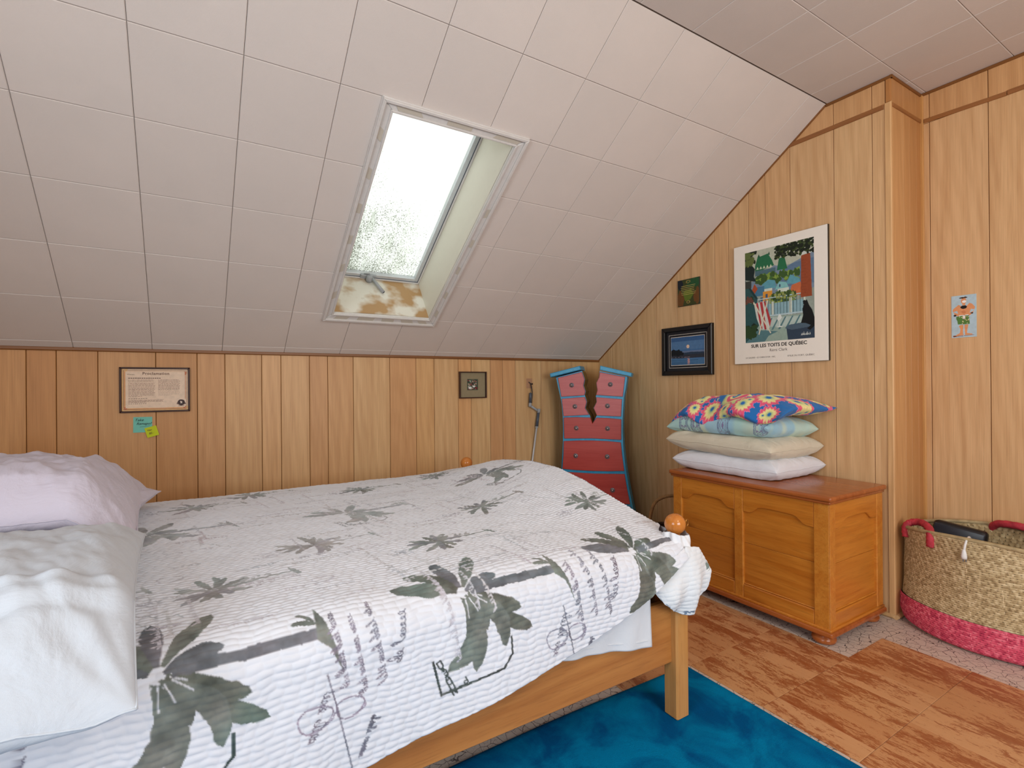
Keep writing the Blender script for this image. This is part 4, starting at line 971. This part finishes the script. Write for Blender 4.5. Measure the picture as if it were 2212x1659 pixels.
LY += [((96, 160, 176), [[(.26, .56), (.27, .62), (.36, .66), (.46, .64), (.48, .56)], [(.62, .58), (.68, .67), (.80, .62), (.82, .56)]]), ((130, 190, 190), [[(.46, .54), (.52, .62), (.62, .60), (.66, .54)]]), ((210, 220, 206), [rect(.28, .52, .42, .565), rect(.50, .50, .66, .545)]), ((70, 120, 150), [rect(.16, .50, .30, .60)]),
    ((216, 150, 60), [rect(.28, .44, .42, .54)]), ((200, 110, 70), [[(.66, .46), (.70, .56), (.82, .58), (.84, .44)]]), ((170, 80, 50), [[(.10, .56), (.15, .64), (.20, .58), (.12, .50)]]), ((60, 90, 120), [rect(.24, .44, .28, .48), rect(.32, .47, .35, .51), rect(.52, .56, .54, .59)])]
LY += foliage([(80, 110, 50), (150, 170, 80), (60, 84, 40)], (.40, .40, .72, .50), 26, .04)
LY += [((140, 176, 186), [rect(.20, .28, .86, .40)]), ((206, 214, 200), [rect(.40, .28, .44, .42), rect(.66, .26, .70, .44), rect(.85, .30, .88, .50)]), ((70, 104, 110), [rect(.22+.045*k, .26, .228+.045*k, .46) for k in range(15)]), ((180, 204, 210), [rect(.18, .455, .88, .468), rect(.2, .265, .9, .28)]),
    ((150, 172, 160), [[(0, 0), (1, 0), (1, .24), (.30, .27), (0, .20)]]), ((180, 198, 190), [[(.28, .26), (.9, .23), (.9, .12), (.30, .16)]]), ((84, 124, 130), [[(.30+.1*k, .12), (.33+.1*k, .12), (.42+.1*k, .245), (.40+.1*k, .245)] for k in range(5)] + [[(0, 0), (.30, 0), (.36, .06), (.5, .10), (.2, .13), (0, .16)]]),
    ((26, 42, 42), [[(0, 1), (.12, .98), (.10, .86), (.16, .80), (.14, .72), (.18, .66), (0, .70)]]), ((44, 84, 86), [[(0, .70), (.20, .48), (.18, .40), (.02, .46), (.20, .40), (.24, .20), (.06, .04), (0, 0)]]), ((30, 58, 62), [[(0, .66), (.02, .68), (.19, .48), (.17, .47)]]), ((60, 64, 60), [rect(0, .60, .10, .68)]),
    ((150, 74, 44), [[(.82, .42), (.83, .84), (.95, .85), (.97, .42)]]), ((206, 214, 206), [[(.79, .84), (.97, .85), (.99, .875), (.81, .87)], rect(.86, .87, .90, .905)]), ((120, 54, 34), [rect(.83+.022*(k % 3)+.01*(k//3 % 2), .46+.03*(k//3), .84+.022*(k % 3)+.01*(k//3 % 2), .465+.03*(k//3)) for k in range(36)]),
    ((206, 212, 204), [[(.14, .42), (.30, .44), (.40, .20), (.36, .12), (.24, .14), (.18, .26)]]), ((176, 60, 64), [[(.17, .425), (.20, .43), (.27, .14), (.24, .15)], [(.23, .43), (.27, .435), (.33, .13), (.30, .13)], [(.29, .43), (.31, .44), (.40, .22), (.38, .15)]]), ((220, 214, 190), [[(.12, .44), (.14, .445), (.40, .09), (.385, .085)], [(.34, .44), (.36, .44), (.22, .08), (.205, .085)]]),
    ((226, 232, 226), [blob(.52, .24, .03, .03), rect(.515, .14, .525, .24), [(.46, .14), (.58, .14), (.53, .155)]]),
    ((50, 66, 84), [[(.62, .12), (.66, .15), (.90, .17), (1, .14), (1, 0), (.64, 0)]]), ((78, 98, 114), [[(.60, .125), (.66, .155), (.92, .17), (1, .15), (1, .12), (.7, .10)]]),
    ((16, 20, 24), [[(.82, .16), (.85, .24), (.84, .30), (.86, .34), (.845, .375), (.865, .39), (.885, .38), (.90, .39), (.915, .36), (.93, .33), (.97, .28), (1, .20), (1, .12), (.94, .08), (.90, .10), (.95, .13), (.88, .155)]])]
LY += foliage([(28, 40, 26), (56, 72, 34), (24, 34, 24)], (.46, .86, 1.0, 1.0), 60, .035, .6)+foliage([(28, 40, 30), (96, 110, 60)], (0, .84, .16, 1.0), 22, .045)+foliage([(24, 40, 30), (44, 70, 40)], (0, .06, .17, .18), 26, .04)+foliage([(50, 74, 40), (150, 160, 90)], (.38, .44, .76, .49), 26, .022)+foliage([(40, 60, 40), (110, 70, 60)], (0, .44, .12, .50), 14, .03)
LY += [((214, 220, 214), [[(.82+.016*k, .035), (.826+.016*k, .055+.01*(k % 3)), (.834+.016*k, .04)] for k in range(8)])]
art('picture', IW, IH, LY, e, L @ TR((.137*W, .175*Hh, .0166)))
zt_ = .0168
text('title', 'SUR LES TOITS DE QU\u00c9BEC', .0262, L @ TR((W*.5, Hh*.132, zt_)), M_INK, e, bold=.0006); text('artist_name', 'R\u00e9mi Clark', .0220, L @ TR((W*.505, Hh*.093, zt_)), M_INKG, e)
text('gallery_line', 'LA GALERIE \u2022 LE CHIEN D\u2019OR \u2022 INC.', .0115, L @ TR((W*.135, Hh*.044, zt_)), M_INKG, e, 'LEFT'); text('address_line', '8 RUE DU FORT, QU\u00c9BEC', .0125, L @ TR((W*.87, Hh*.044, zt_)), M_INKG, e, 'RIGHT')
text('small_line', 'TEL. 418 694-0000', .007, L @ TR((W*.87, Hh*.030, zt_)), M_INKG, e, 'RIGHT') if False else None
# moonlit lake picture
e, L, W, Hh = framed('picture', Fgab, -2.436, 1.154, -2.031, 1.478, .030, .026, M_BLKW, label='black framed photograph of a full moon over a dark lake', cat='picture')
plate('mat', rect(.028, .028, W-.028, Hh-.028), .004, .0005, L, M_DMAT, e)
def ringpl(nm, d, w_, mat, z):
    O = rect(d, d, W-d, Hh-d); I = rect(d+w_, d+w_, W-d-w_, Hh-d-w_)
    vv = [(p[0], p[1], z) for p in O+I]; mk(nm, vv, [(k, (k+1) % 4, 4+(k+1) % 4, 4+k) for k in range(4)], mat, e, L)
ringpl('mat_line', .050, .0022, M_CARD, .0044); ringpl('mat_line', .066, .003, M_CARD, .0044)
art('photograph', W-.136, Hh-.140, [((70, 112, 160), [rect(0, 0, 1, 1)]), ((84, 124, 168), [rect(0, .55, 1, .85)]), ((60, 98, 146), [rect(0, .85, 1, 1)]), ((104, 124, 156), [rect(0, .40, 1, .50)]), ((44, 62, 84), [rect(0, .36, 1, .42), [(.3, .42), (.6, .45), (1, .43), (1, .40)]]), ((48, 54, 66), [rect(0, .24, 1, .37)]), ((74, 118, 160), [[(0, .25), (1, .20), (1, 0), (0, 0)]]), ((52, 88, 126), [rect(.0, .04*k, R.uniform(.4, 1), .04*k+.012) for k in range(5)]),
    ((20, 28, 36), [blob(.08, .46, .10, .10, 13), blob(.22, .44, .12, .11, 15), [(.05, .4), (.07, .64), (.10, .4)], blob(.30, .40, .1, .07, 11), rect(0, .34, .38, .44)]), ((236, 206, 180), [blob(.52, .65, .045, .065, 18, .03)]), ((214, 160, 150), [rect(.50+.02*(k % 2), .02+.03*k, .56+.02*(k % 2), .04+.03*k) for k in range(7)]), ((150, 130, 140), [rect(.03+.1*k, .27, .06+.1*k, .28) for k in range(6)]+[rect(.40, .26, .58, .275)])], e, L @ TR((.068, .070, .0046)))
# small green plaque
e, L, W, Hh = framed('wall_plaque', Fgab, -2.304, 1.612, -2.130, 1.787, 0, 0, None, label='small square green and brown plaque with faded text near the sloped ceiling', cat='plaque')
plate('tile_board', rect(0, 0, W, Hh), .010, .001, L, plain('dark green board', (40, 44, 30), .4), e)
LYp = [((62, 70, 36), [rect(0, 0, 1, 1)]), ((40, 84, 50), [blob(.75, .85, .3, .2, 12)]), ((110, 72, 36), [blob(.12, .25, .2, .35, 12), blob(.9, .3, .15, .3, 12)]), ((96, 116, 40), [blob(.5, .4, .22, .25, 14)]), ((26, 34, 44), [blob(.1, .85, .15, .2, 10)]),
     ((178, 150, 84), [blob(.5+.07*math.cos(t), .13+.045*math.sin(t), .018, .02, 6) for t in [2*PI*k/9 for k in range(9)]]+[blob(.5+.09*math.cos(t), .90+.045*math.sin(t), .018, .02, 6) for t in [2*PI*k/9 for k in range(9)]]), ((190, 172, 100), [rect(.14+R.uniform(0, .06), .42+.065*k, .80+R.uniform(-.05, .06), .435+.065*k) for k in range(6)])]
art('print', W*.98, Hh*.98, LYp, e, L @ TR((W*.01, Hh*.01, .0102)))
# framed proclamation
e, L, W, Hh = framed('certificate', Fknee, -.360, .977, -.068, 1.203, .0085, .016, M_BRNF, label='brown framed proclamation sheet on the panelling above the sticky notes', cat='certificate')
plate('paper', rect(.006, .006, W-.006, Hh-.006), .003, .0005, L, M_CARD, e)
text('heading', 'Proclamation', .019, L @ TR((W*.505, Hh*.835, .0036)), M_INKB, e, sp=1.1, bold=.0003)
text('subheading', 'Whereas,', .008, L @ TR((W*.10, Hh*.83, .0036)), M_INKB, e, 'LEFT')
lv = []; 
def lineset(u0, u1, v1, v0, n, hgt):
    for k in range(n):
        v_ = v1+(v0-v1)*k/(n-1); a = u0; end = u1-(R.uniform(.0, .02) if k < n-1 else (u1-u0)*.5)
        while a < end-.005:
            b = min(a+R.uniform(.012, .05), end); lv.append(rect(a, v_, b, v_+hgt)); a = b+.007
lineset(.10, .49, .73, .34, 15, .009); lineset(.535, .87, .73, .36, 14, .009); lineset(.10, .62, .26, .20, 4, .009)
art('border', W-.016, Hh-.016, [((226, 196, 166), [rect(0, 0, 1, 1)]), ((230, 186, 130), [[(0, 0), (1, 0), (1, .10), (.6, .06), (.1, .08), (.06, .9), (.1, 1), (0, 1)]]), ((110, 56, 40), [rect(.03, .03, .97, .036), rect(.03, .955, .97, .963), rect(.03, .03, .035, .96), rect(.966, .03, .972, .96)]), ((196, 120, 84), [rect(.045, .05, .05, .94), rect(.045, .05, .955, .055), rect(.95, .05, .955, .94), blob(.06, .07, .03, .03), blob(.94, .08, .03, .04), blob(.95, .90, .03, .04)]), ((228, 204, 180), [rect(.06, .07, .945, .93)])]+[((140, 104, 88), lv), ((84, 56, 46), [rect(.10+.032*k, .765, .125+.032*k, .785) for k in range(15)]+[rect(.10+.035*k, .285, .125+.035*k, .297) for k in range(8)]+[rect(.10+.03*k, .165, .12+.03*k, .178) for k in range(9)])], e, L @ TR((.008, .008, .0032)), res=.001)
art('crest', .040, .036, [((226, 204, 182), [rect(0, 0, 1, 1)]), ((70, 48, 44), [blob(.5, .5, .40, .42, 16, .05)]), ((120, 96, 84), [blob(.08, .35, .07, .15), blob(.92, .35, .07, .15), rect(.2, .02, .8, .10)]), ((44, 28, 28), [[(.28, .80), (.72, .80), (.72, .4), (.5, .2), (.28, .4)]]), ((224, 206, 190), [[(.40, .70), (.48, .74), (.52, .62), (.62, .70), (.58, .52), (.64, .36), (.54, .44), (.46, .30), (.46, .46), (.36, .40), (.44, .56), (.36, .60)]])], e, L @ TR((W*.80, Hh*.125, .0038)), res=.0008)
# sticky notes
def note(name, c, s_, ang, mat, **kw):
    e = empty(name, Fknee @ Vector((c[0], c[1], TH+.0006)), **kw); Lx = Matrix.Rotation(ang, 4, 'Y') @ frame((0, 0, 0), (1, 0, 0), (0, 0, 1))
    w_, h_ = s_; v = []; nn = 10
    for i in range(nn+1):
        for j in range(2): v.append((-w_/2+j*w_, h_/2-h_*i/nn, .0004+.003*(i/nn)**2.5))
    mk('paper', v, [(2*i, 2*i+2, 2*i+3, 2*i+1) for i in range(nn)], mat, e, Lx, True); return e, Lx
e, Lx = note('sticky_note', (-.2685, .9155), (.077, .077), .01, M_NOTE, label='turquoise sticky note with black handwriting below the framed proclamation', cat='sticky note')
text('handwriting', 'Take', .018, Lx @ TR((-.033, .018, .002)), M_INK, e, 'LEFT', .35); text('handwriting', 'Ramapo!', .017, Lx @ TR((-.026, .000, .0024)), M_INK, e, 'LEFT', .35)
plate('underline', [(-.012, -.0115), (.030, -.006), (.030, -.005), (-.012, -.0105)], .0004, .0001, Lx @ TR((0, 0, .0034)), M_INK, e)
e, Lx = note('sticky_note', (-.2315, .8795), (.050, .050), -.27, M_NOTEY, label='smaller yellow green sticky note overlapping the turquoise one, tilted', cat='sticky note')
e.location.y -= .0055
text('handwriting', 'Van', .013, Lx @ TR((-.018, .006, .002)), M_INKB, e, 'LEFT', .3); text('handwriting', 'B5 :', .013, Lx @ TR((-.014, -.011, .0030)), M_INKB, e, 'LEFT', .3)
# small framed picture
e, L, W, Hh = framed('picture', Fknee, 1.475, 1.010, 1.683, 1.193, .007, .022, M_BRNF, label='small dark framed miniature with a wide grey green mat', cat='picture')
plate('mat', rect(.006, .006, W-.006, Hh-.006), .004, .0005, L, M_MAT, e)
LYs = [((70, 80, 66), [rect(0, 0, 1, 1)])]+foliage([(40, 52, 46), (170, 160, 130), (90, 110, 84), (30, 34, 34), (190, 186, 170), (130, 60, 60)], (.08, .08, .92, .92), 14, .09)+[((214, 216, 214), [blob(.28, .22, .16, .10), blob(.62, .34, .14, .08)]), ((110, 40, 44), [blob(.82, .18, .12, .12)])]
art('miniature', .084, .076, LYs, e, L @ TR((W*.5-.042, Hh*.5-.036, .0046)), res=.001)
# cartoon card on the recess wall
e, L, W, Hh = framed('card', Frec, -.955, 1.305, -.864, 1.503, 0, 0, None, label='pale blue card with a muscular beach man in green shorts on the recessed wall', cat='card')
plate('card_sheet', rect(0, 0, W, Hh), .0016, .0003, L, plain('pale blue card', (176, 200, 212), .5, nz=.01), e)
SK = (222, 152, 104)
art('drawing', W, Hh, [((178, 202, 214), [rect(0, 0, 1, 1)]), ((120, 62, 44), [blob(.15, .02+.02, .10, .02), rect(.12, .03, .48, .045), rect(.50, .04, .90, .052)]), (SK, [[(.36, .30), (.48, .30), (.46, .10), (.50, .06), (.18, .04), (.20, .07), (.34, .11), (.36, .2), (.30, .27)], [(.52, .30), (.68, .30), (.64, .2), (.62, .10), (.82, .08), (.84, .055), (.54, .055), (.54, .12)], [(.30, .52), (.70, .52), (.78, .66), (.92, .64), (.94, .70), (.82, .78), (.72, .80), (.62, .74), (.40, .74), (.30, .78), (.20, .74), (.06, .68), (.06, .62), (.24, .64)], [(.08, .62), (.14, .60), (.34, .55), (.30, .50), (.14, .54)], [(.92, .64), (.86, .60), (.66, .55), (.70, .50), (.84, .55)], blob(.50, .86, .11, .07, 14, .05), rect(.45, .76, .56, .82)]),
    ((206, 130, 86), [blob(.5, .60, .10, .03), rect(.495, .54, .502, .66)]), ((60, 40, 34), [blob(.44, .935, .10, .018), blob(.56, .94, .08, .018), blob(.15, .53, .05, .025), blob(.82, .56, .06, .02)]), ((24, 20, 20), [blob(.50, .715, .13, .042, 14, .08)]), ((244, 240, 236), [blob(.52, .845, .085, .03, 12, .05), rect(.30, .515, .50, .53), rect(.55, .52, .68, .535), rect(.46, .44, .55, .51)]),
    ((84, 128, 60), [[(.20, .50), (.46, .515), (.46, .44), (.55, .44), (.55, .515), (.70, .51), (.74, .31), (.26, .315), (.24, .40), (.20, .44)]]), ((232, 222, 170), [blob(R.uniform(.30, .70), R.uniform(.33, .49), .022, .010, 6) for _ in range(16)]), ((150, 60, 50), [blob(R.uniform(.30, .70), R.uniform(.33, .49), .014, .007, 6) for _ in range(12)])], e, L @ TR((0, 0, .0017)), res=.0009)

# ------------------------------------------------------------------ skylight crank hanging on its hook
hp = Vector((2.055, D-TH, 1.108))
hook = empty('hook', hp, label='small black screw hook in the panelling that holds the crank pole', cat='hook')
plate('patch', rect(-.030, -.035, .022, .038), .0006, .0002, frame((0, 0, 0), (1, 0, 0), (0, 0, 1)), plain('pinkish paint patch', (178, 136, 104), .6), hook)
tube('hook_wire', smoothpath([(-.012, -.004, .012), (-.002, -.014, .000), (.004, -.018, -.004), (.012, -.016, .001), (.018, -.010, -.007)], 5), .0028, M_BLACK, hook, 8)
pole = empty('crank_pole', (2.04, D-.035, .55), label='silver skylight crank pole with grey grips hanging by a black cord', cat='crank')
rel = lambda x, z, y=D-.03: (x-2.04, y-(D-.035), z-.55)
tube('cord', smoothpath([rel(2.055, 1.106, D-.018), rel(2.056, 1.07, D-.026), rel(2.055, 1.03, D-.034), rel(2.046, .975, D-.038)], 6), .0022, M_BLACK, pole, 8)
tube('cord', smoothpath([rel(2.057, 1.104, D-.020), rel(2.061, 1.06, D-.030), rel(2.060, 1.02, D-.036), rel(2.050, .965, D-.040)], 6), .0018, M_BLACK, pole, 8)
tube('grip', [rel(2.0475, 1.040), rel(2.0455, 1.036), rel(2.042, .965)], [.006, .0095, .0105], M_DKP, pole, 18)
tube('grip_collar', [rel(2.042, .966), rel(2.040, .938)], .0112, M_GREYP, pole, 18)
tube('crank_arm', [rel(2.044, .945), rel(2.088, .918), rel(2.115, .902)], .0085, M_GREYP, pole, 10)
tube('elbow', [rel(2.119, .920), rel(2.115, .890)], .0115, M_GREYP, pole, 18)
tube('grip', [rel(2.115, .893), rel(2.098, .788)], [.0100, .0115], M_DKP, pole, 18)
tube('grip_collar', [rel(2.098, .790), rel(2.097, .780)], .0122, M_GREYP, pole, 18)
tube('shaft', [rel(2.0975, .784), rel(2.0, .16, D-.02)], .0068, M_ALU, pole, 14)

# ------------------------------------------------------------------ seagrass basket in the recess
bas = empty('laundry_basket', (2.825, .765, 0), label='large oval seagrass basket with wide pink base band and pink handles', cat='basket')
M_SEA = N('seagrass', .75, .2); M_SEA.base(M_SEA.node('ShaderNodeAttribute', attribute_name='Col').outputs['Color']); M_SEA = M_SEA.m
def weave(name, z0, z1, prof, base, dark, light, rows, k0=0):
    na, per = 760, 4; nz = rows*per; a = np.linspace(0, 2*PI, na)[:, None]; z = np.linspace(z0, z1, nz)[None, :]
    r = np.interp(z, [p[0] for p in prof], [p[1] for p in prof]); r2 = np.interp(z, [p[0] for p in prof], [p[2] for p in prof])
    row = np.floor(np.arange(nz)/per)[None, :]; fr_ = (np.arange(nz) % per)[None, :]/per; tw = a*46+row*2.2+fr_*1.6+.6*np.sin(row*3.1)
    rel_ = np.clip(np.sin(PI*(fr_+.12)), 0, 1)**.7*.0030+.0016*np.abs(np.sin(tw)); wob = .004*np.sin(a*3+z*12)+.003*np.sin(a*5-1)
    rx = r+rel_+wob; ry_ = r2+rel_+wob
    dip = .014*np.cos(2*a)*np.clip((z-.25)/.2, 0, 1) if z1 > .3 else 0
    Pb = np.stack([rx*np.cos(a), ry_*np.sin(a), z+dip+0*a], -1); n1 = noise2(a*30+row*5, row*.9+0*a, 61+k0, 2)
    c = np.array(lin(base))*np.ones(Pb.shape); t = np.clip(n1*.9, 0, 1)[..., None]; c = c*(1-t)+np.array(lin(light))*t; t = np.clip(-n1*.8, 0, 1)[..., None]; c = c*(1-t)+np.array(lin(dark))*t
    gap = (((np.abs(np.sin(tw)) < .28) & (fr_ == 0)))[..., None]; c = np.where(gap, np.array(lin(tuple(int(q*.50) for q in dark))), c)
    c = np.where((np.abs(np.sin(a*9+z*2)) < .035)[..., None] & (noise2(a*10, row*1.0+0*a, 3, 1)[..., None] > .1), np.array(lin(light))*1.05, c)
    return np_mesh(name, Pb.reshape(-1, 3), grid_faces(na, nz), M_SEA, bas, np.clip(c, 0, 1).reshape(-1, 3))
prof = [(.0, .165, .265), (.02, .192, .292), (.06, .200, .302), (.12, .197, .298), (.20, .188, .290), (.36, .190, .292), (.45, .196, .300)]
weave('seagrass_wall', .128, .440, prof, (190, 168, 128), (140, 116, 80), (220, 202, 164), 38)
weave('pink_band', .006, .130, [(a_, b_+.008, c_+.008) for a_, b_, c_ in prof], (216, 84, 108), (172, 50, 80), (238, 128, 146), 15, 4)
inn = [(z_, r_-.012, q_-.012) for z_, r_, q_ in prof]
weave('inner_wall', .03, .438, inn, (170, 146, 106), (120, 96, 64), (200, 180, 140), 30, 7)
rim_ = [(.194*math.cos(t), .296*math.sin(t), .443+.014*math.cos(2*t)) for t in [2*PI*k/120 for k in range(120)]]
rm = tube('rim', rim_, .0075, plain('seagrass rope', (186, 164, 122), .7, nz=.2), bas, 12, closed=True, twist=2.2, amp=.18)
lathe('bottom', [(.17, .004), (.17, .012)], plain('seagrass base', (170, 60, 80), .8), bas, Matrix.Diagonal((1, 1.5, 1, 1)), 48)
M_PKR = plain('pink rope', (206, 62, 78), .7, nz=.25)
def handle(a0_, a1_, hgt, ox_, sx_):
    p0 = Vector((.196*math.cos(a0_), .298*math.sin(a0_), .41)); p1 = Vector((.196*math.cos(a1_), .298*math.sin(a1_), .41)); md = (p0+p1)/2+Vector((ox_, 0, hgt))
    q = (p1-p0)
    pts = smoothpath([p0+Vector((0, 0, -.02)), p0+Vector((0, 0, .025)), p0+q*.15+Vector((ox_*.6, 0, hgt*.85)), md, p1-q*.15+Vector((ox_*.6, 0, hgt*.85)), p1+Vector((0, 0, .025)), p1+Vector((0, 0, -.02))], 9)
    tube('handle', pts, .0125, M_PKR, bas, 14, twist=.55, amp=.30)
handle(2.62, 2.02, .055, .045, 1); handle(-.58, .16, .07, -.05, 1)
# black lidded tub inside the basket, with its plug hanging out
tub = empty('storage_tub', (2.86, .945, .05), label='shiny black plastic case with rounded corners standing upright inside the seagrass basket', cat='case')
Mt = RX(math.radians(6), 4, 'Z') @ RX(math.radians(9), 4, 'Y') @ RX(math.radians(7), 4, 'X')
o = box('case_body', (-.028, -.105, 0), (.028, .085, .405), M_BLACK, tub, .026, 5); o.matrix_basis = Mt @ o.matrix_basis
o = box('case_rim', (-.036, -.098, .03), (-.026, .078, .392), plain('dark grey plastic', (44, 46, 54), .25), tub, .005, 3); o.matrix_basis = Mt @ o.matrix_basis
o = box('case_window', (-.039, -.075, .12), (-.034, .055, .355), plain('smoked plastic', (26, 34, 44), .12, .8), tub, .003, 3); o.matrix_basis = Mt @ o.matrix_basis
cord = empty('power_cord', (2.66, .79, .43), label='white power cord with two pin plug hanging over the basket rim', cat='cord')
cp = [Vector(p)-Vector((2.66, .79, .43)) for p in [(2.76, .80, .38), (2.70, .795, .448), (2.640, .785, .460), (2.613, .785, .440), (2.606, .787, .410)]]
tube('cable', smoothpath(cp, 8), .0042, M_WHPL, cord, 10)
pm = Matrix.Translation(cp[-1])
lathe('plug', [(.003, .012), (.006, .008), (.0085, -.004), (.010, -.016), (.0098, -.026), (.001, -.0262)], M_WHPL, cord, pm, 20)
for s_ in (-1, 1): box('prong', (-.001, -.0035+s_*.0045, -.038), (.001, .0+s_*.0045, -.026), M_PEWT, cord, .0004, M=pm)

# ------------------------------------------------------------------ rope handled basket behind the chest
b2 = empty('rope_basket', (2.52, 2.22, 0), label='dark wicker basket with a rope handle standing between chest and dresser', cat='basket')
M_WK = wood('dark wicker', (96, 74, 56), (76, 56, 42), (40, 30, 24), .6, 0, False)
for k in range(9): tube('wicker_coil', [((.115+.002*k)*math.cos(t), (.115+.002*k)*math.sin(t), .012+.020*k) for t in [2*PI*q/60 for q in range(60)]], .0115, M_WK, b2, 8, closed=True, twist=.9, amp=.15)
lathe('base', [(.11, .001), (.11, .01)], M_WK, b2, None, 32)
M_RP = plain('tan rope', (184, 146, 98), .8, nz=.2)
tube('rope_handle', smoothpath([(-.095, .07, .16), (-.100, .068, .25), (-.075, .055, .335), (-.02, .03, .372), (.05, -.01, .378), (.10, -.04, .33), (.10, -.06, .16)], 12), .0088, M_RP, b2, 12, twist=.7, amp=.30)
